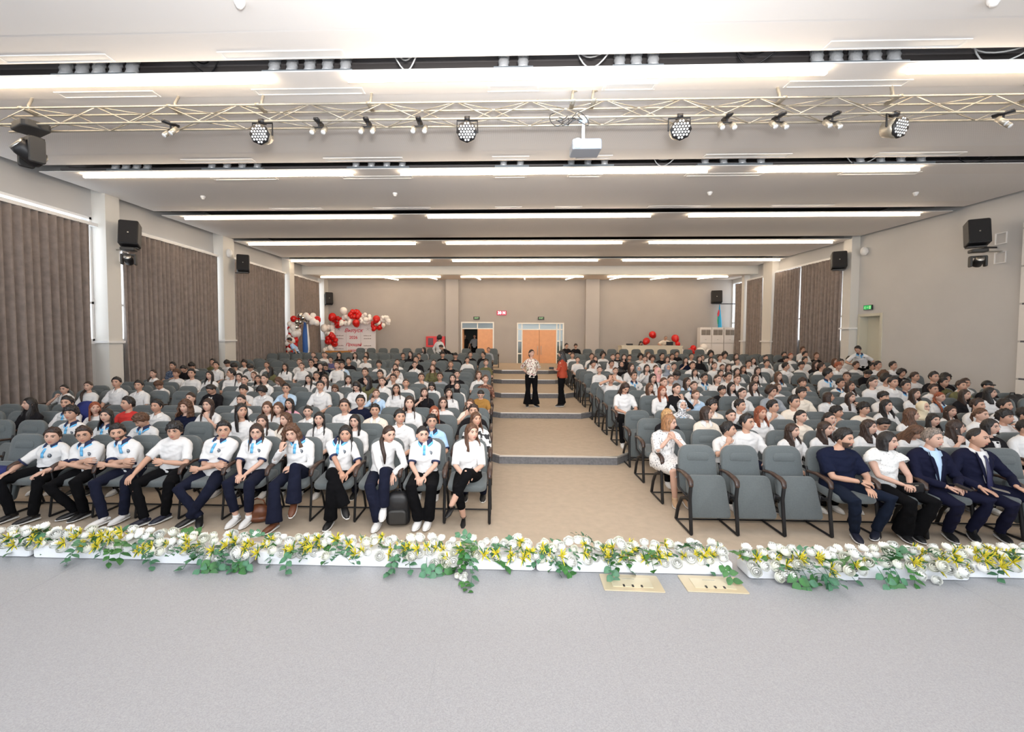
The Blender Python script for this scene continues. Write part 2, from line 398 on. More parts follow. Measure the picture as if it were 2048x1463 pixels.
# left wall with its windows, pillars and sill
LW = [(1.5, 11.41), (11.84, 16.3), (16.98, 21.44), (21.92, 25.6)]
g = G()
bx(g, XL - .3, XL, -3.2, YB, 0, 2.17); bx(g, XL - .3, XL, -3.2, YB, 5.38, 6.85)
ed = [-3.2] + [v for w in LW for v in w] + [YB]
for a, b in zip(ed[::2], ed[1::2]): bx(g, XL - .3, XL, a, b, 2.17, 5.38)
struct('wall_left', g, M['wallside'])
def sky_panes(name, g2): 
    o = gobj(name, g2, glass, smooth=False); return o
glass = bpy.data.materials.new('window_glass'); glass.use_nodes = True
nt = glass.node_tree; nt.nodes.clear(); out = nt.nodes.new('ShaderNodeOutputMaterial'); mixs = nt.nodes.new('ShaderNodeMixShader'); tr = nt.nodes.new('ShaderNodeBsdfTransparent'); gl = nt.nodes.new('ShaderNodeBsdfGlossy')
gl.inputs['Roughness'].default_value = .05; mixs.inputs[0].default_value = .06
nt.links.new(tr.outputs[0], mixs.inputs[1]); nt.links.new(gl.outputs[0], mixs.inputs[2]); nt.links.new(mixs.outputs[0], out.inputs[0])
nwin = 0
def window(x, y0, y1, z0, z1):
    global nwin; nwin += 1
    g = G(); t = .03
    for y in [y0 + .03, y1 - .03] + [y0 + (y1 - y0) * k / 3 for k in (1, 2)]: bx(g, x - t, x + t, y - .03, y + .03, z0, z1)
    for z in (z0 + .03, z1 - .03, z0 + 1.0): bx(g, x - t, x + t, y0, y1, z - .03, z + .03)
    o = struct('window_%d' % nwin, g, M['white'])
    g = G(); bx(g, x - .005, x + .005, y0, y1, z0, z1); p = gobj('window_pane', g, glass, o, smooth=False)
for a, b in LW: window(XL - .04, a, b, 2.17, 5.38)
nt_ = 20
for i, (a, b) in enumerate(((11.41, 11.84), (16.3, 16.98), (21.44, 21.92), (25.6, YB))):
    g = G()
    if i == 0:   # the near pillar has a rounded daylight-washed flank
        bx(g, XL, -10.33, a, b, 0, 6.7)
    else: bx(g, XL, -10.33, a, b, 0, 6.7)
    struct('trim_%d' % nt_, g, M['pillar']); nt_ += 1
    g = G(); bx(g, XL - .02, -10.29, a - .04, b + .04, 2.12, 2.18); struct('trim_%d' % nt_, g, M['white']); nt_ += 1
g = G()
for a, b in LW: bx(g, XL, XL + .02, a, b, 2.1, 2.17)
struct('trim_%d' % nt_, g, M['white']); nt_ += 1

# right wall: solid near part with a door, pillars and windows further back
RW = [(17.42, 21.89), (22.63, 26.18)]
g = G(); D0, D1, DZ = 16.0, 16.9, 3.12
bx(g, XR, XR + .35, -3.2, D0, 0, 6.85); bx(g, XR, XR + .35, D0, D1, DZ, 6.85); bx(g, XR, XR + .35, D1, 17.42, 0, 6.85)
bx(g, XR, XR + .35, 17.42, YB, 0, 2.17); bx(g, XR, XR + .35, 17.42, YB, 5.45, 6.85)
bx(g, XR, XR + .35, 21.89, 22.63, 2.17, 5.45); bx(g, XR, XR + .35, 26.18, YB, 2.17, 5.45)
struct('wall_right', g, M['wallside'])
for a, b in RW: window(XR + .04, a, b, 2.17, 5.45)
for i, (a, b) in enumerate(((17.02, 17.42), (21.89, 22.63), (24.35, 24.6))):
    g = G(); bx(g, 12.8, XR, a, b, 0, 6.7); struct('trim_%d' % nt_, g, M['pillar']); nt_ += 1
    g = G(); bx(g, 12.74, XR + .02, a - .04, b + .04, 2.65 if i == 0 else 2.12, 2.71 if i == 0 else 2.18); struct('trim_%d' % nt_, g, M['white']); nt_ += 1
# the door in the right wall
g = G(); bx(g, XR - .03, XR + .30, D0 - .08, D0 + .015, .45, DZ + .08); bx(g, XR - .03, XR + .30, D1 - .015, D1 + .08, .45, DZ + .08); bx(g, XR - .03, XR + .30, D0, D1, DZ - .015, DZ + .08)
d = struct('door_1', g, M['jamb'])
g = G(); bx(g, XR + .26, XR + .31, D0, D1, .45, DZ); gobj('door_leaf', g, M['jamb'], d, False)
g = G(); bx(g, XR + .2, XR + .25, D0 + .08, D1 - .1, 1.42, 1.45); bx(g, XR + .18, XR + .27, D1 - .2, D1 - .12, 1.34, 1.62)
gobj('panic_bar', g, M['black'], d, False)['label'] = 'black panic bar'
# glossy panels at the near end of the right wall
g = G()
for i in range(6):
    z = .35 + i * .945; bx(g, XR - .1, XR, 2.5, 11.75, z + .03, min(z + .93, 5.22))
o = struct('wall_right.001', g, M['panelwhite']); o.name = 'wall_right'
g = G(); bx(g, XR - .07, XR + .01, 2.5, 11.72, .3, 5.2); struct('trim_%d' % nt_, g, M['joint']); nt_ += 1

# back wall with two columns and two doors
DA = (-2.47, -.54, 3.2); DB = (.80, 3.53, 3.16); zf = .8
g = G()
for a, b in ((XL, DA[0]), (DA[1], DB[0]), (DB[1], XR)): bx(g, a, b, YB, YB + .3, 0, 6)
bx(g, DA[0], DA[1], YB, YB + .3, DA[2], 6); bx(g, DB[0], DB[1], YB, YB + .3, DB[2], 6)
struct('wall_back', g, M['wall'])
for a, b in ((-3.33, -2.6), (4.73, 5.5)):
    g = G(); bx(g, a, b, YB - .3, YB, 0, 5.7); struct('trim_%d' % nt_, g, M['backcol']); nt_ += 1
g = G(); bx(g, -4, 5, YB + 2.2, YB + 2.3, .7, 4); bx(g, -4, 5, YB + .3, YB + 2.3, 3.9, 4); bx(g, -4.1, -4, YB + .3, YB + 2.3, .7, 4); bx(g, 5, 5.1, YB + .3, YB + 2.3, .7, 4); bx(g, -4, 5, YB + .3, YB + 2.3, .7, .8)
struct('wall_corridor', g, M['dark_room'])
def frame(g, x0, x1, z0, z1, t=.07, y=YB - .05, d=.2):
    bx(g, x0, x0 + t, y, y + d, z0, z1); bx(g, x1 - t, x1, y, y + d, z0, z1); bx(g, x0 + t, x1 - t, y + .003, y + d - .003, z1 - t, z1 - .002)
def bar(g, x0, x1, z0, z1, y=YB + .02):
    e = .004 if x1 - x0 > z1 - z0 else 0; bx(g, x0, x1, y + e, y + .08 - e, z0, z1 - .001)
# left back door: open left half, transom
x0, x1, zt = DA
g = G(); frame(g, x0, x1, zf, zt); bar(g, x0, x1, zt - .42, zt - .36); bar(g, (x0 + x1) / 2 - .03, (x0 + x1) / 2 + .03, zt - .4, zt)
d = struct('door_2', g, M['alu_white'])
g = G(); bx(g, x0 + .07, x1 - .07, YB + .05, YB + .06, zt - .36, zt - .07); gobj('transom_pane', g, M['glassdoor'], d, False)
g = G(); bx(g, (x0 + x1) / 2, x1 - .07, YB + .04, YB + .09, zf, zt - .42); gobj('door_leaf', g, M['orange_wood'], d, False)
g = G(); bx(g, x0 + .08, x0 + .13, YB + .1, YB + .9, zf, zt - .42); gobj('door_leaf', g, M['orange_wood'], d, False)
# right back door: double orange doors with side lights
x0, x1, zt = DB; a, b = 1.13, 3.09
g = G(); frame(g, x0, x1, zf, zt)
for x in (a - .06, b, x1 - .26): bar(g, x, x + .06, zf, zt)
bar(g, x0, x1, zt - .42, zt - .36); bar(g, (a + b) / 2 - .03, (a + b) / 2 + .03, zt - .4, zt)
for z in (1.32, 2.06): bar(g, x0 + .07, a - .06, z, z + .07); bar(g, b + .06, x1 - .26, z, z + .07)
d = struct('door_3', g, M['alu_white'])
g = G(); bx(g, x0 + .05, x1 - .05, YB + .05, YB + .06, zt - .36, zt - .07); gobj('transom_pane', g, M['glasslit'], d, False)
for (p, q) in ((x0 + .05, a - .05), (b + .06, x1 - .05)):
    g = G(); bx(g, p, q, YB + .05, YB + .06, 2.1, zt - .4, 0); bx(g, p, q, YB + .05, YB + .06, zf, 2.1, 1); gobj('side_pane', g, [M['glasslit'], M['glassdoor']], d, False)
for (p, q) in ((a, (a + b) / 2 - .008), ((a + b) / 2 + .008, b)):
    g = G(); bx(g, p, q, YB + .04, YB + .09, zf, zt - .42); l = gobj('door_leaf', g, M['orange_wood'], d, False)
    hx = (a + b) / 2 + (-.1 if p == a else .1)
    g = G(); tube(g, [(hx, YB - .03, 1.3), (hx, YB - .03, 1.8)], .015); gobj('door_handle', g, M['steel'], l)

# curtains -----------------------------------------------------------
velvet = mat('velvet_taupe', (.235, .19, .168), .8, nscale=7, namt=.2, bump=.4, bscale=70, sheen=.5, detail=6)
def curtain(x, y0, y1, z0, z1, label, inward=1, folds=None, flare=0, seed=0, group=None):
    rnd = random.Random(seed); L = y1 - y0; nf = folds or int(L * 5.4); ny = nf * 8; nz = 16; amp = .10
    ph = [rnd.uniform(-.9, .9) for _ in range(nf + 2)]; g = G(); V = []
    for k in range(nz + 1):
        t = k / nz; z = z1 + (z0 - z1) * t; row = []
        for i in range(ny + 1):
            u = i / ny; q = u * nf; w = ph[int(q)] * (1 - q % 1) + ph[min(int(q) + 1, nf)] * (q % 1)
            a = amp * (.45 + .55 * t) * (1 + .35 * w)
            yy = y0 + L * u + .03 * w * t + flare * t * (u - .5) * .0 + (.10 * sin(t * 2.3 + seed) * t * (u > .9) * flare)
            row.append((x + inward * (.145 + a * sin(2 * pi * q + w * 1.5 * t) + .02 * sin(q * 1.7 + seed)), yy, z))
        V += row
    n = ny + 1
    back = [(a - inward * .012, b, c) for a, b, c in V]; N = len(V)
    F = [(k * n + i, k * n + i + 1, (k + 1) * n + i + 1, (k + 1) * n + i) for k in range(nz) for i in range(ny)]
    F += [tuple(N + j for j in reversed(f)) for f in list(F)]
    for k in range(nz):
        for i in (0, ny): a = k * n + i; F.append((a, a + n, a + n + N, a + N))
    for i in range(ny):
        for k in (0, nz): a = k * n + i; F.append((a, a + 1, a + 1 + N, a + N))
    g.add(V + back, F)
    o = gobj('curtain', g, velvet); tag(o, label, 'curtain', group)
    return o
GC = 'taupe velvet curtains along the side walls'
curtain(-10.66, 3.2, 11.13, .05, 5.12, 'widest taupe velvet curtain, nearest the stage on the left wall', 1, seed=1, group=GC)
curtain(-10.66, 12.08, 16.2, .2, 5.22, 'taupe velvet curtain on the left wall, behind the first wall loudspeaker', 1, seed=2, group=GC)
curtain(-10.66, 17.3, 21.3, .35, 5.32, 'taupe velvet curtain on the left wall behind the free-standing balloon column', 1, seed=3, group=GC)
curtain(-10.66, 22.15, 25.3, .8, 5.38, 'farthest and narrowest taupe curtain on the left wall, next to the banner', 1, seed=4, group=GC)
curtain(13.06, 17.62, 19.97, .4, 5.42, 'near half of the taupe curtain pair on the right wall, next to the door', -1, seed=5, group=GC)
curtain(13.06, 20.05, 21.85, .5, 5.4, 'far half of the taupe curtain pair on the right wall', -1, seed=6, group=GC)
curtain(13.06, 22.85, 24.3, .8, 5.33, 'narrow taupe curtain between two right wall pillars', -1, seed=7, group=GC)
curtain(13.06, 24.65, 25.45, .8, 5.3, 'taupe curtain in the right rear corner behind the air conditioners', -1, seed=8, group=GC)
GR = 'white curtain rails'
for i, (x, a, b, z, l) in enumerate(((-10.55, 3, 11.35, 5.15, 'white curtain rail over the widest left curtain'), (-10.55, 11.9, 16.25, 5.25, 'white curtain rail over the second left curtain'), (-10.55, 17.05, 21.4, 5.35, 'white curtain rail over the third left curtain'),
                                  (-10.55, 21.98, 25.5, 5.4, 'white curtain rail over the last left curtain'), (12.97, 17.5, 21.8, 5.45, 'white curtain rail over the right curtain pair'), (12.97, 22.7, 24.3, 5.36, 'white curtain rail in the right rear corner'))):
    g = G(); bx(g, x - .07, x + .07, a, b, z - .03, z + .05); tag(gobj('curtain_rail', g, M['white'], smooth=False), l, 'curtain rail', GR)

# LED strips -----------------------------------------------------------
GL = 'linear LED lights under the ceiling slots'
ordw = ['first', 'second', 'third', 'fourth', 'fifth']
rowsled = [(6.37, 5.955, [(-9.6, -3.3), (-2.2, 4.37), (5.45, 12.2)]), (10.0, 5.955, [(-9.52, -3.36), (-2.29, 4.4), (5.49, 8.86)]), (13.6, 5.955, [(-9.79, -3.39), (-2.29, 4.36), (5.48, 12.11)]),
           (17.42, 5.955, [(-10.0, -3.42), (-2.22, 4.52), (5.55, 12.37)]), (21.34, 5.955, [(-10.2, -3.49), (-2.42, 4.42), (5.59, 12.8)]), (24.1, 5.57, [(-9.9, -3.38), (-2.29, 4.25), (5.53, 11.8)])]
side = ['left', 'middle', 'right']
first = None
for r, (y, z, xs) in enumerate(rowsled):
    for k, (a, b) in enumerate(xs):
        rt = empty('led_light', ((a + b) / 2, y, z), 0, ('%s linear LED light along the %s ceiling slot counted from the stage' % (side[k], ordw[r])) if r < 5 else '%s linear LED light behind the rear ceiling beam' % side[k], 'ceiling light', GL)
        g = G(); box(g, (0, 0, .008), (b - a + .02, .03, .03)); gobj('lamp_housing', g, M['white'], rt, False)
        g = G(); box(g, (0, 0, -.035), (b - a, .055, .055)); gobj('diffuser', g, M['ledon'], rt, False)
GS = 'short slanted LED sticks at the rear ceiling'
for k, (x0, y0, x1, y1) in enumerate(((-6.6, 24.4, -6.0, 25.5), (-4.1, 24.3, -3.75, 25.3), (-1.5, 24.4, -1.3, 25.4), (1.15, 24.6, 1.2, 25.3), (3.85, 24.3, 3.5, 25.4), (6.4, 24.3, 5.95, 25.4), (8.95, 24.3, 8.2, 25.4), (11.4, 24.2, 10.7, 25.2))):
    dx, dy = x1 - x0, y1 - y0; L = sqrt(dx * dx + dy * dy)
    rt = empty('led_stick', ((x0 + x1) / 2, (y0 + y1) / 2, 5.56), math.atan2(dy, dx), 'short slanted LED stick light, %s from the left at the rear ceiling' % ['first', 'second', 'third', 'fourth', 'fifth', 'sixth', 'seventh', 'eighth'][k], 'ceiling light', GS)
    g = G(); box(g, (0, 0, .03), (L, .06, .03)); gobj('lamp_housing', g, M['white'], rt, False)
    g = G(); box(g, (0, 0, 0), (L, .05, .03)); gobj('diffuser', g, M['ledon'], rt, False)

# linear air diffusers in the panels
GV = 'linear air diffusers in the ceiling panels'
vx = [(-6.76, -5.28), (-3.73, -2.12), (-.22, .49), (1.47, 2.19), (4.1, 5.76), (7.5, 9.15)]
pos = ['first', 'second', 'third', 'fourth', 'fifth', 'sixth']
for r, (y, z, nm) in enumerate(((5.95, 6.02, 'first row, nearest the stage'), (6.75, 5.978, 'second row, over the truss'), (9.4, 6.014, 'third row, before the second slot'), (10.35, 5.978, 'fourth row, behind the second slot'), (12.95, 6.016, 'fifth row'))):
    for k, (a, b) in enumerate(vx):
        rt = empty('air_diffuser', ((a + b) / 2, y, z), 0, 'white linear air diffuser, %s from the left in the %s' % (pos[k], nm), 'air vent', GV)
        g = G(); w = b - a
        for s in (-1, 1): box(g, (0, s * .075, -.006), (w + .05, .02, .014)); box(g, (s * (w / 2 + .002), 0, -.0065), (.038, .128, .012))
        gobj('frame', g, M['ceiledge'], rt, False)
        g = G(); box(g, (0, 0, -.002), (w, .13, .008)); gobj('slot_plate', g, M['white'], rt, False)

# plenum boxes with foil ducts seen in the slots
GP = 'air plenums with foil ducts in the ceiling slots'
dr = random.Random(3)
for y, lst, nm in ((6.45, [(-6.55, -5.3, 5), (-3.45, -2.15, 5), (-.15, .4, 2), (1.5, 2.2, 3), (4.2, 5.5, 5)], 'first'), (10.05, [(-9.0, -8.0, 4), (-6.8, -5.4, 4), (-3.5, -2.1, 4), (-.2, .55, 2), (1.3, 2.4, 3), (4.2, 5.8, 4), (7.5, 9.2, 4)], 'second')):
    for k, (a, b, n) in enumerate(lst):
        rt = empty('air_plenum', ((a + b) / 2, y, 6.05), 0, 'galvanised air plenum with silver foil ducts, %s from the left in the %s ceiling slot' % ((pos + ['seventh'])[k], nm), 'air duct', GP)
        g = G(); box(g, (0, .05, .015), (b - a, .2, .05)); gobj('plenum_box', g, M['galv'], rt, False)
        for j in range(n):
            x = -(b - a) / 2 + (j + .5) * (b - a) / n; g = G(); pts = []; R = []
            for q in range(25):
                t = q / 24; pts.append((x + .12 * t * t, .05 + .45 * t * t, .03 + .55 * sin(t * pi * .55))); R.append(.075 + (.008 if q % 2 else -.006))
            tube(g, pts, R, 12, round_end=False); gobj('foil_duct', g, M['foil'], rt)
GK = 'loose cables in the ceiling slots'
for k, (x, y, w) in enumerate(((-4.6, 6.35, .8), (-1.6, 6.35, .5), (.95, 6.35, .6), (3.1, 6.35, .7), (6.3, 6.4, .9), (7.3, 10.0, .8), (9.6, 10.0, .9), (3.2, 10.0, .6))):
    g = G()
    for q in range(2): tube(g, [(x + w * t + .05 * q, y + .12 * sin(t * 5 + q), 6.35 - (.28 - .1 * q) * sin(pi * t)) for t in [i / 12 for i in range(13)]], .011, 6)
    tag(gobj('cable', g, M['white'] if k % 3 else M['black']), 'loose cable loop hanging in the %s ceiling slot, %s' % ('first' if y < 8 else 'second', ['far left', 'left of centre', 'over the projector', 'right of the projector', 'at the right', 'right of the middle ducts', 'far right', 'behind the right centre ducts'][k]), 'cable', GK)
GD = 'smoke detectors on the ceiling panels'
for k, (x, y, z, l) in enumerate(((-2.93, 5.0, 6.02, 'at the top left of the view'), (5.33, 5.2, 6.02, 'at the top right of the view'), (-2.79, 11.55, 6.0, 'left of centre behind the truss'), (5.21, 11.65, 6.0, 'right of centre behind the truss'), (10.4, 11.8, 6.0, 'near the right wall'), (-7.93, 11.7, 6.0, 'near the left wall'))):
    g = G(); tube(g, [(x, y, z), (x, y, z - .025)], .06, 14); tube(g, [(x, y, z - .03), (x, y, z - .06)], .04, 14); tag(gobj('smoke_detector', g, M['white']), 'white round smoke detector %s' % l, 'smoke detector', GD)

# truss ---------------------------------------------------------------
rt = empty('lighting_truss', (0, 6.78, 5.62), 0, 'long aluminium box truss hanging across the hall under the ceiling', 'truss')
x0, x1, s = -7.75, 9.6, .12
for (dy, dz) in ((-s, s), (s, s), (-s, -s), (s, -s)):
    g = G(); tube(g, [(x0, dy, dz), (x1, dy, dz)], .017, 8); gobj('chord', g, M['alu'], rt)
def zig(a, b, off):
    g = G(); n = 32; st = (x1 - x0) / n
    for i in range(n):
        p, q = (a, b) if (i + off) % 2 else (b, a)
        tube(g, [(x0 + i * st, *p), (x0 + (i + 1) * st, *q)], .008, 6, round_end=False)
    return g
for a, b, off in (((-s, s), (-s, -s), 0), ((s, s), (s, -s), 1), ((-s, s), (s, s), 0), ((-s, -s), (s, -s), 1)): gobj('lattice', zig(a, b, off), M['alu'], rt)
for x in (-7.3, -5.0, -3.66, -2.0, 1.0, 1.3, 4.0, 5.6, 7.5):
    g = G(); bent = x in (-5.0, 1.0, 1.3, 5.6)
    tube(g, [(x, 0, .13), (x, 0, .22), (x + (.0 if not bent else .02), .05, .34)] + ([(x + .12, .1, .39)] if x in (1.0, 1.3) else [(x, .06, .40)]), .02, 8)
    box(g, (x, 0, .125), (.06, .28, .03)); gobj('hanger', g, M['alu'], rt)
def lens_grid(g, r, m, n=3, y=0):
    for i in range(-n, n + 1):
        for j in range(-n, n + 1):
            px = i * r * .30 + (j % 2) * r * .15; pz = j * r * .26
            if px * px + pz * pz < (r * .86) ** 2: tube(g, [(px, y, pz), (px, y - .006, pz)], r * .115, 8, m, round_end=False)
GPAR = 'round LED par lamps on the truss'
for x, yaw, l in ((-3.6, 0, 'round LED par lamp, leftmost of the four on the truss'), (-.54, 0, 'round LED par lamp on the truss left of the projector'), (2.53, -5, 'round LED par lamp on the truss right of the projector'), (5.55, 18, 'round LED par lamp on the truss turned to the right, the rightmost')):
    rt = empty('par_lamp', (x, 6.68, 5.5), rad(yaw), l, 'stage light', GPAR)
    g = G(); tube(g, [(-.15, 0, -.19), (-.15, 0, -.02), (.15, 0, -.02), (.15, 0, -.19)], .013, 6); box(g, (0, 0, .0), (.08, .1, .05)); gobj('yoke', g, M['black'], rt)
    A = Matrix.Translation((0, -.02, -.2)) @ Matrix.Rotation(rad(14), 4, 'X')
    g = G(); tube(g, [(0, .16, 0), (0, .14, 0), (0, .02, 0), (0, -.05, 0)], [.08, .11, .135, .14], 20, round_end=False); gobj('lamp_body', g, M['alu'], rt, mtx=A)
    g = G(); tube(g, [(0, -.045, 0), (0, -.075, 0)], .148, 8, round_end=False); gobj('rim', g, M['black'], rt, mtx=A)
    g = G(); lens_grid(g, .14, 0, 3, -.076); gobj('led_lenses', g, M['lampface'], rt, mtx=A)
GTW = 'twin spotlights clamped under the truss'
nm = ['leftmost twin spotlight under the truss, beside the moving head', 'twin spotlight right of the leftmost par lamp', 'twin spotlight, third from the left under the truss', 'twin spotlight left of the second par lamp', 'twin spotlight right of the third par lamp', 'twin spotlight in the middle of the three right ones', 'twin spotlight left of the rightmost par lamp', 'twin spotlight at the far right end of the truss']
for (x, yw), l in zip(((-5.0, -25), (-2.75, 0), (-2.02, 0), (-1.25, 0), (3.21, 0), (3.94, 8), (4.69, 12), (7.05, 30)), nm):
    rt = empty('twin_spotlight', (x, 6.68, 5.5), rad(yw), l, 'stage light', GTW)
    g = G(); box(g, (0, 0, -.01), (.07, .22, .03)); tube(g, [(0, 0, -.02), (0, 0, -.09)], .013, 6); tube(g, [(-.09, 0, -.09), (.09, 0, -.09)], .011, 6); gobj('bracket', g, M['black'], rt)
    for sx in (-1, 1):
        A = Matrix.Translation((sx * .085, 0, -.13)) @ Matrix.Rotation(rad(48), 4, 'X')
        g = G(); tube(g, [(0, .06, 0), (0, -.07, 0)], .037, 12, round_end=False); h = gobj('spot_head', g, M['alu'], rt, mtx=A)
        g = G(); tube(g, [(0, -.072, 0), (0, -.078, 0)], .033, 12, round_end=False); gobj('spot_lens', g, M['lampface'], h)
def moving_head(loc, rz, label, sc=1., up=False):
    rt = empty('moving_head_light', loc, rz, label, 'stage light', 'moving head lights'); rt.scale = (sc, sc, sc)
    g = G(); slab(g, rrect(.40, .30, .06), .10, .02, Matrix.Translation((0, 0, 0)) @ Matrix.Rotation(rad(90), 4, 'X') @ Matrix.Translation((0, .1, 0))); gobj('base', g, M['dkgrey'], rt, False)
    g = G()
    for sx in (-1, 1): slab(g, rrect(.17, .34, .05), .055, .015, Matrix.Translation((sx * .17 - .0275, 0, -.27)) @ Matrix.Rotation(rad(90), 4, 'Z'))
    box(g, (0, 0, -.13), (.36, .16, .05)); gobj('yoke', g, M['dkgrey'], rt, False)
    if up:
        wv = Matrix.Rotation(-rz, 3, 'Z') @ Vector((up - loc[0], 0, 0)) / sc
        g = G(); tube(g, [(0, 0, .03), (wv.x, wv.y, .03)], .025, 8); gobj('wall_bracket', g, M['steel'], rt)
    A = Matrix.Translation((0, 0, -.3)) @ Matrix.Rotation(rad(-35), 4, 'X')
    g = G(); tube(g, [(0, .14, 0), (0, .10, 0), (0, -.12, 0), (0, -.17, 0)], [.08, .12, .115, .10], 18, round_end=False); h = gobj('lamp_head', g, M['black'], rt, mtx=A)
    g = G(); tube(g, [(0, -.165, 0), (0, -.18, 0)], .085, 18, round_end=False); gobj('front_lens', g, M['lampface'], h)
    g = G(); tube(g, [(0, -.15, 0), (0, -.185, 0)], .10, 18, round_end=False); gobj('lens_ring', g, M['steel'], h)
moving_head((-7.25, 6.75, 5.43), rad(-25), 'large black moving head light hanging at the left end of the truss', 1.15)
# projector
rt = empty('projector', (1.16, 6.72, 5.08), 0, 'white projector glowing blue white, hanging from the truss on a pole', 'projector')
g = G(); slab(g, rrect(.42, .15, .03), .33, .02, Matrix.Translation((.03, .16, 0))); gobj('casing', g, mat('projector_casing', (.30, .33, .38), .5), rt, False)
g = G(); tube(g, [(0, 0, .07), (0, 0, .42)], .022, 10); box(g, (0, 0, .42), (.12, .12, .05)); gobj('ceiling_pole', g, M['white'], rt, False)
g = G(); tube(g, [(-.11, -.18, .0), (-.11, -.21, .0)], .062, 16, round_end=False); gobj('lens', g, M['glow'], rt)
l = bpy.data.lights.new('projector_beam', 'SPOT'); l.energy = 60; l.color = (.7, .85, 1); l.spot_size = rad(40); l.shadow_soft_size = .04
o = bpy.data.objects.new('projector_beam', l); COL.objects.link(o); o.location = (1.05, 6.45, 5.08); o.rotation_euler = (rad(-70), 0, rad(0)); o.rotation_euler = (rad(-75) + pi, 0, 0)
o.rotation_euler = (rad(75), 0, rad(180))
l = bpy.data.lights.new('projector_spill', 'POINT'); l.energy = 9; l.color = (.35, .65, 1); l.shadow_soft_size = .05
o = bpy.data.objects.new('projector_spill', l); COL.objects.link(o); o.location = (1.05, 6.38, 5.12)
g = G()
for q in range(5): tube(g, [(.75 + .09 * q + .1 * sin(t * 6 + q), 6.6 + .05 * cos(t * 4), 5.5 - .12 * sin(t * pi) + .04 * sin(q * 3 + t * 9)) for t in [i / 14 for i in range(15)]], .006, 5)
tag(gobj('cable', g, M['black']), 'bundle of black cables tied to the truss left of the projector', 'cable')

# loudspeakers
GSP = 'black loudspeakers on the hall walls'
def speaker(loc, rz, label, w=.44, h=.66, d=.38, tilt=-12, wall=1):
    rt = empty('loudspeaker', loc, rz, label, 'loudspeaker', GSP)
    wx = {1: -10.30, 2: 13.06, 3: 12.76}[wall] - loc[0]; wv = Matrix.Rotation(-rz, 3, 'Z') @ Vector((wx, 0, 0))
    A = Matrix.Rotation(rad(tilt), 4, 'X')
    g = G(); slab(g, rrect(w, h, .05), d, .03, A @ Matrix.Translation((0, d / 2, 0))); b = gobj('cabinet', g, M['black'], rt, False)
    g = G(); slab(g, rrect(w - .05, h - .05, .04), .02, .006, A @ Matrix.Translation((0, -d / 2 + .012, 0))); gobj('front_grille', g, mat('speaker_grille', (.014, .013, .014), .8), rt, False)
    g = G(); box(g, (0, -d / 2 - .012, -.02), (.03, .004, .03), mtx=A); gobj('badge', g, M['steel'], b, False)
    g = G(); box(g, (0, .05, -h / 2 - .03), (w * .8, d * .7, .03)); tube(g, [(0, .1, -h / 2 - .03), (wv.x, wv.y + .1, -h / 2 - .03)], .025, 8); gobj('wall_bracket', g, M['black'], rt, False)
speaker((-9.98, 11.75, 5.02), rad(28), 'black loudspeaker on the first left pillar, above a moving head light')
speaker((-10.0, 17.0, 5.1), rad(28), 'black loudspeaker on the second left wall pillar', .44, .62)
speaker((-10.05, 25.6, 4.5), rad(28), 'small black loudspeaker in the left rear corner of the hall', .42, .66)
speaker((12.5, 12.35, 5.1), rad(-30), 'black loudspeaker on the right wall, above a moving head light', wall=2)
speaker((12.55, 17.3, 5.22), rad(-28), 'black loudspeaker on the right wall over the curtain edge', .46, .62, wall=3)
speaker((11.95, 25.6, 4.6), rad(-20), 'black loudspeaker on the rear wall above the air conditioners', .56, .68, wall=2)
moving_head((-10.0, 11.72, 4.58), rad(25), 'black moving head light under the loudspeaker on the left pillar', .85, -10.33)
moving_head((12.5, 12.3, 4.58), rad(-25), 'black moving head light under the loudspeaker on the right wall', .85, 13.1)
for x, y, z, l in ((-10.31, 11.9, 4.95, 'left'), (13.08, 12.3, 4.95, 'right')):
    g = G(); sx = .02 if x < 0 else -.02
    for zz in (0, -.5):
        for a in (-.13, .13): box(g, (x + sx, y + a, z + zz), (.02, .02, .3)); box(g, (x + sx, y, z + zz + a * 1.08), (.016, .24, .018))
    tag(gobj('cable_box', g, M['white'], smooth=False), 'white wall frame holding the loudspeaker bracket on the %s side' % l, 'bracket', 'white bracket frames')
GCM = 'white sirens high on the side walls'
for x, y, z, l in ((-10.3, 16.6, 5.42, 'left pillar'), (13.0, 16.7, 5.45, 'right pillar')):
    g = G(); ell(g, (x, y, z), (.12, .12, .16)); box(g, (x, y, z), (.06, .1, .2)); tag(gobj('siren', g, M['white']), 'small white rounded siren high on the second %s' % l, 'siren', GCM)

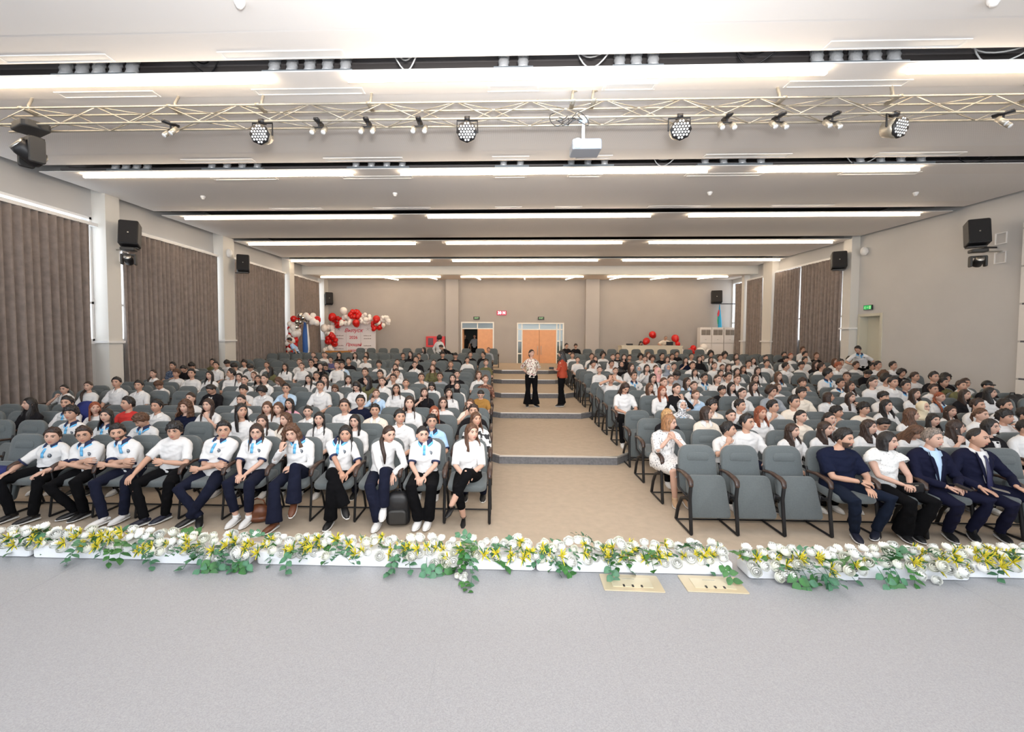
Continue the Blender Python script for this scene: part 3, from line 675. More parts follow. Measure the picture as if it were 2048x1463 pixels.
# signs on the back wall
def exit_sign(loc, rz, label, mt):
    rt = empty('exit_sign', loc, rz, label, 'sign', 'exit signs')
    g = G(); box(g, (0, 0, 0), (.36, .05, .17)); gobj('sign_case', g, M['dkgrey'], rt, False)
    g = G(); box(g, (0, -.028, 0), (.33, .004, .14)); gobj('sign_face', g, mt, rt, False)
    if mt is M['sign_dark']: put_text('sign_letters', 'EXIT', .12, (0, -.032, 0), M['sign_txt'], rt)
    else:
        g = G(); ell(g, (-.095, -.033, .042), (.012, .003, .012), 8, 6)
        for p, q in (((-.10, .026), (-.11, -.012)), ((-.11, -.012), (-.085, -.03)), ((-.085, -.03), (-.09, -.06)), ((-.11, -.012), (-.135, -.035)), ((-.135, -.035), (-.15, -.035)), ((-.10, .02), (-.075, .0)), ((-.10, .02), (-.13, .005))):
            tube(g, [(p[0], -.033, p[1]), (q[0], -.033, q[1])], .006, 5)
        gobj('running_figure', g, M['sign_txt'], rt)
        g = G(); tube(g, [(-.04, -.033, 0), (.04, -.033, 0)], .006, 5); tube(g, [(.02, -.033, .02), (.045, -.033, 0), (.02, -.033, -.02)], .006, 5); gobj('arrow', g, M['sign_txt'], rt)
        g = G(); box(g, (.11, -.032, -.005), (.06, .004, .11)); gobj('door_symbol', g, M['sign_txt'], rt, False)
exit_sign((-1.56, YB - .03, 3.42), 0, 'small dark exit sign above the half open left back door', M['sign_dark'])
exit_sign((2.2, YB - .03, 3.42), 0, 'small dark exit sign above the closed double back door', M['sign_dark'])
exit_sign((13.05, 16.5, 3.42), rad(-90), 'glowing green exit sign above the door in the right wall', M['sign_green'])
rt = empty('led_display', (-.1, YB - .04, 3.72), 0, 'red LED display glowing on the back wall between the doors', 'display')
g = G(); box(g, (0, 0, 0), (.56, .06, .25)); gobj('display_case', g, M['led_red'], rt, False)
put_text('digits', '30 N', .22, (0, -.035, 0), M['led_txt'], rt)

# fire cabinet
rt = empty('fire_cabinet', (-3.95, YB - .1, 2.04), 0, 'red fire hose cabinet on the back wall left of the open door', 'fire cabinet')
g = G(); box(g, (0, 0, 0), (1.1, .2, .62)); gobj('cabinet_body', g, M['redbox'], rt, False)
g = G(); box(g, (-.28, -.105, 0), (.3, .01, .42)); gobj('window_pane', g, mat('dark_red_pane', (.10, .01, .01), .2), rt, False)
g = G(); box(g, (.22, -.105, 0), (.3, .01, .42)); gobj('window_pane', g, mat('dark_red_pane', (.16, .012, .012), .2), rt, False)

# air conditioners
for k, x in enumerate((11.36, 12.02, 12.69)):
    rt = empty('air_conditioner', (x, 25.7, .8), 0, 'white floor standing air conditioner, %s of the three in the right rear corner' % ['left', 'middle', 'right'][k], 'air conditioner', 'floor standing air conditioners')
    g = G(); slab(g, rrect(.64, 2.1, .04, cz=1.05), .4, .02, Matrix.Translation((0, .2, 0))); gobj('cabinet', g, M['ac'], rt, False)
    g = G(); box(g, (0, -.205, 1.82), (.5, .01, .3)); gr = gobj('air_grille', g, M['grille'], rt, False)
    g = G()
    for q in range(5): box(g, (0, -.212, 1.71 + q * .055), (.5, .008, .008))
    box(g, (0, -.212, 1.82), (.01, .008, .3)); gobj('louvre', g, M['ac'], gr, False)
    g = G(); box(g, (0, -.203, 1.22), (.64, .012, .02)); box(g, (0, -.205, 1.42), (.05, .01, .03)); gobj('trim_strip', g, M['steel'], rt, False)
# flag behind them
rt = empty('flag', (12.3, 26.0, .8), 0, 'blue red green flag standing furled behind the air conditioners', 'flag')
g = G(); tube(g, [(0, 0, 0), (0, 0, 3.5)], .015); gobj('flagpole', g, M['steel'], rt)
g = G(); tube(g, [(0, -.03, 3.4), (.0, -.05, 3.0), (.02, -.06, 2.5), (.03, -.06, 2.1), (.03, -.06, 1.95)], [.015, .06, .09, .10, .08], 14); gobj('cloth', g, M['flagb'], rt)
g = G(); tube(g, [(-.05, -.08, 3.1), (-.09, -.12, 2.9), (-.12, -.13, 2.75)], [.02, .06, .03], 10); gobj('cloth', g, M['flagr'], rt)['label'] = 'red stripe'
g = G(); tube(g, [(-.1, -.09, 2.8), (-.13, -.13, 2.5), (-.12, -.13, 2.3)], [.02, .03, .015], 10); gobj('cloth', g, M['flagg'], rt)['label'] = 'green stripe'

# desk at the back with its things
rt = empty('desk', (7.95, 24.3, .8), 0, 'long beige control desk in front of the right part of the back wall', 'desk')
g = G(); box(g, (0, .25, 1.06), (3.25, .8, .05)); gobj('desktop', g, M['beige'], rt, False)
g = G(); box(g, (0, -.12, .55), (3.2, .04, 1.0)); gobj('front_panel', g, M['beige'], rt, False)
for sx in (-1, 1):
    g = G(); box(g, (sx * 1.58, .25, .52), (.04, .75, 1.04)); gobj('side_panel', g, M['beige'], rt, False)
g = G(); box(g, (6.85, 24.5, 1.95), (.3, .22, .08)); tag(gobj('black_box', g, M['black'], smooth=False), 'flat black device at the left end of the control desk', 'device')
rt = empty('laptop', (8.9, 24.35, 1.91), 0, 'open black laptop on the control desk in front of the standing man', 'laptop')
g = G(); box(g, (0, 0, .01), (.36, .25, .02)); gobj('keyboard_base', g, M['black'], rt, False)
g = G(); box(g, (0, -.12, .1), (.36, .015, .18)); gobj('screen_lid', g, M['black'], rt, False)
# balloons on and behind the desk
def balloon_geo(r, n=14):
    g = G(); P = []; 
    for i in range(11):
        t = i / 10; a = pi * t; z = cos(a) * (1.06 if t < .5 else 1.22); P.append((z * r, max(.001, sin(a) ** .95 * r * (1 - .08 * (t > .5)))))
    R = [[(q * cos(2 * pi * j / n), q * sin(2 * pi * j / n), z) for j in range(n)] for z, q in P]
    rings(g, R); ell(g, (0, 0, -1.24 * r), (.09 * r, .09 * r, .07 * r), 6, 4); return g
BAL = {k: balloon_geo(1).mesh('balloon', [M[m]]) for k, m in (('r', 'red'), ('w', 'wballoon'), ('s', 'sballoon'))}
def balloon(k, loc, r, parent=None, rnd=random):
    o = obj('balloon', BAL[k], parent); o.location = loc; o.scale = (r, r, r); o.rotation_euler = (rnd.uniform(-.9, .9), rnd.uniform(-.9, .9), rnd.uniform(0, 6)); return o
for k, (x, y, z, r, l) in enumerate(((7.95, 25.15, 2.12, .19, 'red balloon left of the balding person behind the desk'), (8.42, 25.55, 2.48, .2, 'red balloon just behind the left shoulder of the balding person'), (9.52, 25.1, 2.28, .21, 'largest red balloon right of the balding person'), (9.6, 24.95, 1.98, .13, 'small red balloon low behind the right end of the desk'))):
    tag(balloon('r', (x, y, z), r), l, 'balloon', 'loose red balloons behind the desk')
for k, (c, x, y, z, r) in enumerate((('w', 9.6, 24.6, 1.55, .2), ('r', 10.1, 24.5, 1.5, .24), ('r', 10.35, 24.7, 1.75, .16), ('w', 10.75, 24.7, 1.55, .26), ('w', 11.0, 24.9, 1.8, .2), ('r', 9.85, 24.7, 1.25, .2), ('w', 10.5, 24.6, 1.2, .25), ('w', 11.2, 24.7, 1.5, .2))):
    tag(balloon(c, (x, y, z), r), '%s balloon in the heap between desk and air conditioners, %s' % ({'w': 'white', 'r': 'red'}[c], ['leftmost', 'large in the middle', 'small on top', 'right of the large red one', 'highest at the right', 'low at the left', 'low at the right', 'against the air conditioner'][k]), 'balloon', 'balloon heap beside the desk')

# banner with its balloon garland
rt = empty('graduation_banner', (-8.55, 25.35, .8), 0, 'white graduation banner with red script standing before the back wall', 'banner')
g = G(); box(g, (0, 0, 1.15), (2.55, .06, 2.3)); gobj('panel', g, M['banner'], rt, False)
g = G()
for x in (-.42, .42): box(g, (x, -.032, 1.15), (.012, .006, 2.25))
gobj('fold_line', g, M['bline'], rt, False)
put_text('lettering', 'Выпуск', .29, (0, -.036, 1.86), M['btext'], rt, .35)
put_text('lettering', '2026', .24, (0, -.036, 1.46), M['btext'], rt)
put_text('lettering', 'Прощай', .23, (0, -.036, 1.05), M['btext'], rt, .35)
put_text('lettering', 'школа!', .21, (0, -.036, .72), M['btext'], rt, .35)
for x in (-.85, .83):
    for z in (1.55, 1.38, .98, .80):
        g = G(); rnd = random.Random(int(x * 10 + z * 100)); n = 11 if x < 0 else 8; w = .055
        for q in range(n):
            hh = rnd.uniform(.03, .055); box(g, (x + (q - n / 2) * w + rnd.uniform(-.004, .004), -.034, z + hh / 2), (w * .6, .004, hh)); box(g, (x + (q - n / 2 + .3) * w, -.034, z + .008), (w * .5, .004, .01))
        gobj('fine_print', g, M['bgrey'], rt, False)
    g = G()
    for q in range(5):
        a = 2 * pi * q / 5 + pi / 2; tube(g, [(x, -.036, 1.95), (x + .11 * cos(a), -.036, 1.95 + .11 * sin(a))], .006, 5)
    gobj('star_print', g, M['bgrey'], rt)
rt = empty('balloon_garland', (-9.9, 25.1, .8), 0, 'red and white balloon garland over and beside the white banner', 'balloon garland')
br = random.Random(11)
def clump(x, z, c, n, r, spread, y=0):
    for i in range(n):
        a = 2 * pi * i / n + br.uniform(-.3, .3); q = spread * sqrt(br.uniform(.25, 1))
        balloon(c, (x + q * cos(a), y - .05 + br.uniform(-.15, .15), z + q * sin(a)), r * br.uniform(.8, 1.15), rt, br)
for a in ((0, .25, 'r', 6, .16, .3), (.05, .75, 'w', 8, .14, .26), (.2, 1.35, 'r', 9, .15, .28), (.05, 1.85, 'w', 8, .13, .27), (.55, 2.35, 'r', 8, .14, .26), (1.0, 2.45, 'w', 9, .13, .3), (1.55, 2.75, 'r', 9, .14, .26), (2.15, 2.5, 'w', 10, .12, .27), (2.75, 2.2, 'r', 9, .13, .26), (3.2, 2.4, 'w', 9, .12, .3)): clump(*a)
for c, x, z, r in (('w', -.15, 2.0, .22), ('r', .3, 2.62, .22), ('w', .95, 2.95, .21), ('r', 1.65, 2.28, .21), ('r', 2.8, 2.5, .21), ('w', 2.2, 2.45, .16)): balloon(c, (x, -.2, z), r, rt, br)
# free standing balloon column curling to the right
rt = empty('balloon_arch', (-10.28, 21.35, .8), 0, 'free standing red white and silver balloon column curling over at the top', 'balloon garland')
cr = random.Random(5); path = [(0, .1), (.02, .45), (.1, .8), (.02, 1.1), (.08, 1.4), (.2, 1.7), (.15, 2.0), (.35, 2.25), (.65, 2.42), (.95, 2.42), (1.15, 2.25)]
for i, (x, z) in enumerate(path):
    for j in range(6):
        a = 2 * pi * j / 6 + i; c = cr.choice('rrrwwws'[(0 if i < 7 else 2):]); balloon(c, (x + .17 * cos(a), .14 * sin(a), z + .1 * sin(a * 2)), cr.uniform(.12, .17), rt, cr)
rt = empty('furled_flag', (-9.75, 21.75, .8), 0, 'blue and white furled flag beside the balloon column', 'flag')
g = G(); tube(g, [(0, 0, 0), (0, 0, 2.2)], .02); gobj('flagpole', g, M['steel'], rt)
g = G(); tube(g, [(0, 0, 2.2), (0, 0, 1.6), (.02, 0, .9), (0, 0, .4)], [.05, .12, .14, .1], 12); gobj('cloth', g, mat('flag_blue_dark', (.03, .12, .4), .7), rt)
g = G(); tube(g, [(.1, .05, 2.1), (.14, .05, 1.2), (.1, .05, .4)], [.03, .07, .06], 12); gobj('cloth', g, M['white'], rt)['label'] = 'white fold'
rt = empty('wooden_bench', (-9.0, 24.2, .8), 0, 'orange brown wooden bench against the left rear curtain', 'bench')
g = G(); box(g, (0, 0, .7), (1.3, .45, .08)); gobj('bench_top', g, mat('bench_wood', (.45, .2, .05), .5), rt, False)
g = G(); box(g, (0, -.15, .4), (1.2, .05, .55)); gobj('front_panel', g, mat('bench_wood_front', (.4, .17, .04), .5), rt, False)
for sx in (-1, 1):
    g = G(); box(g, (sx * .55, .05, .33), (.08, .35, .66)); gobj('leg', g, mat('bench_wood_leg', (.35, .15, .04), .5), rt, False)

# floor socket boxes on the stage
for k, (x, y) in enumerate(((.82, 2.815), (1.33, 2.82))):
    rt = empty('floor_socket_box', (x, y, .75), rad(-2), 'brass coloured floor socket plate on the stage, %s of the two' % ['left', 'right'][k], 'floor socket', 'floor socket plates on the stage')
    g = G(); slab(g, rrect(.37, .19, .012), .006, .002, Matrix.Rotation(rad(-90), 4, 'X')); gobj('plate', g, M['brass'], rt, False)
    g = G(); slab(g, rrect(.25, .11, .004, cz=.0), .003, .001, Matrix.Translation((-.0, 0, .006)) @ Matrix.Rotation(rad(-90), 4, 'X')); l = gobj('lid', g, mat('brass_lid', (.66, .58, .42), .3, .3), rt, False)
    g = G()
    for q in (-1, 0, 1): box(g, (q * .055, -.045, .0105), (.011, .022, .004))
    gobj('cable_slot', g, M['black'], l, False)
    g = G(); box(g, (-.01, .035, .0095), (.075, .004, .002)); gobj('engraving', g, M['steel'], l, False)
# ------------------------------------------------------------------ chairs
def chair_geos():
    T = Matrix.Translation
    back = G(); slab(back, rrect(.50, .60, .13, 5, cz=.30, wt=.455), .075, .02, T((0, .50, .345)) @ Matrix.Rotation(rad(-9), 4, 'X'), bulge=.012)
    head = G(); slab(head, rrect(.27, .10, .045, 3, cz=.47), .012, .005, T((0, .418, .345)) @ Matrix.Rotation(rad(-9), 4, 'X'))
    seat = G(); slab(seat, rrect(.48, .47, .09, 4, cz=.235), .085, .025, T((0, .44, .455)) @ Matrix.Rotation(rad(96), 4, 'X') @ T((0, .085, 0)), bulge=0)
    fold = G(); slab(fold, rrect(.48, .50, .07, 4, cz=0, wt=.46), .075, .02, T((0, .24, .385)) @ Matrix.Rotation(rad(-20), 4, 'X'))
    hinge = G()
    for s in (-1, 1): box(hinge, (s * .245, .2, .39), (.012, .07, .09)); tube(hinge, [(s * .235, .2, .39), (s * .262, .2, .39)], .018, 8)
    fr = G(); arm = G()
    tube(fr, [(0, 0, .02), (0, .03, .22), (0, .06, .42), (0, .035, .60)], .014, 6, flat=1.6)
    tube(fr, [(0, .46, .02), (0, .40, .2), (0, .30, .34), (0, .08, .43)], .014, 6, flat=1.6)
    tube(fr, [(0, .0, .015), (0, .46, .015)], .013, 6); tube(fr, [(0, .07, .40), (0, .40, .45), (0, .47, .70)], .014, 6)
    tube(arm, [(0, .43, .655), (0, .28, .67), (0, .12, .655), (0, .05, .63), (0, .03, .575)], [.017, .02, .022, .021, .017], 8, flat=1.6, side=(0, 0, 1))
    link = G(); tube(link, [(-.27, .44, .02), (.27, .44, .02)], .011, 6)
    return back, head, seat, fold, hinge, fr, arm, link
cb, chd, cs, cf, chg, cfr, carm, clink = chair_geos()
ME = dict(back=cb.mesh('backrest', [M['fabric']]), head=chd.mesh('head_pad', [M['fabric']]), seat=cs.mesh('seat', [M['fabric']]), fold=cf.mesh('seat', [M['fabric']]), hinge=chg.mesh('seat_hinge', [M['frame']]),
          frame=cfr.mesh('side_frame', [M['frame']]), arm=carm.mesh('armrest', [M['armwood']]), link=clink.mesh('floor_bar', [M['frame']]))
def merged_chair(folded, end):
    g = G(); g.join(cb); g.join(cf if folded else cs); g.join(clink, dm=1)
    for x in ((-.275, .275) if end else (-.275,)):
        t = Matrix.Translation((x, 0, 0)); g.join(cfr, t, 1); g.join(carm, t, 2)
    return g
MC = {(f, e): merged_chair(f, e) for f in (0, 1) for e in (0, 1)}
MCM = {k: v.mesh('auditorium_chair', [M['fabric'], M['frame'], M['armwood']]) for k, v in MC.items()}
GCH = 'grey upholstered auditorium chairs in rows'
def chair(x, y, z, folded, end_side, pitch, label):
    """end_side: side on which this chair carries its outer frame (+1 / -1); 0 = only the inner frame."""
    rt = empty('auditorium_chair', (x, y, z), 0, label, 'chair', GCH)
    obj('backrest', ME['back'], rt); obj('head_pad', ME['head'], rt)
    obj('seat', ME['fold' if folded else 'seat'], rt)
    if folded: obj('seat_hinge', ME['hinge'], rt)
    obj('floor_bar', ME['link'], rt)
    for s in end_side:
        t = Matrix.Translation((s * pitch / 2, 0, 0)); f = obj('side_frame', ME['frame'], rt, t); obj('armrest', ME['arm'], f)
    return rt

ROWR = [5.22, 6.2, 7.1, 7.95, 8.95, 9.9, 10.8, 11.7, 12.84, 13.75, 14.6, 15.67, 16.6, 17.45, 18.6, 19.5, 20.3, 21.9]
ROWL = [5.43, 6.42, 7.25, 8.05, 9.15, 10.1, 11.0, 11.72, 13.0, 13.9, 14.7, 15.75, 16.65, 17.5, 18.65, 19.5, 20.3, 21.9]
ROWR = [5.22, 6.2, 7.1, 7.95, 8.95, 9.9, 10.8, 11.7, 12.84, 13.75, 14.6, 15.67, 16.6, 17.45, 18.6, 19.5, 20.3, 21.9]
TIER = [0] * 4 + [1] * 4 + [2] * 3 + [3] * 3 + [4] * 3 + [5]
LASTL = [-.5, -1.15, -1.85, -3.03, -3.61, -4.21, -4.85, -5.48, -6.06, -6.67, -7.21]
LASTR = [3.14, 3.63, 4.2, 4.8, 5.4, 5.99, 6.6, 7.24, 7.87, 8.5, 9.13, 9.71]
def seat_pos(s, r, k):
    if r == 17: return ((LASTL if s == 'L' else LASTR)[k], 21.9, TZ[5])
    if s == 'L': return ((-.44 - .56 * k) if r == 0 else (-.16 - .02 * r - .275 - .55 * k), ROWL[r], TZ[TIER[r]])
    return ((2.475 + .535 * k) if r == 0 else (2.2 + .02 * r + .275 + .55 * k), ROWR[r], TZ[TIER[r]])
def view_x(x, y): return 977.1 + 895 * ((x * cos(_y) + y * sin(_y)) / (y * cos(_y) - x * sin(_y)))
ORD = ['first', 'second', 'third', 'fourth', 'fifth', 'sixth', 'seventh', 'eighth', 'ninth', 'tenth', 'eleventh', 'twelfth', 'thirteenth', 'fourteenth', 'fifteenth', 'sixteenth', 'seventeenth', 'eighteenth']
def where(s, r, k):
    a = 'front row' if r == 0 else 'rearmost row' if r == 17 else '%s row' % ORD[r]
    return '%s seat from the aisle, %s of the %s block' % (ORD[k] if k else 'first', a, {'L': 'left', 'R': 'right'}[s])

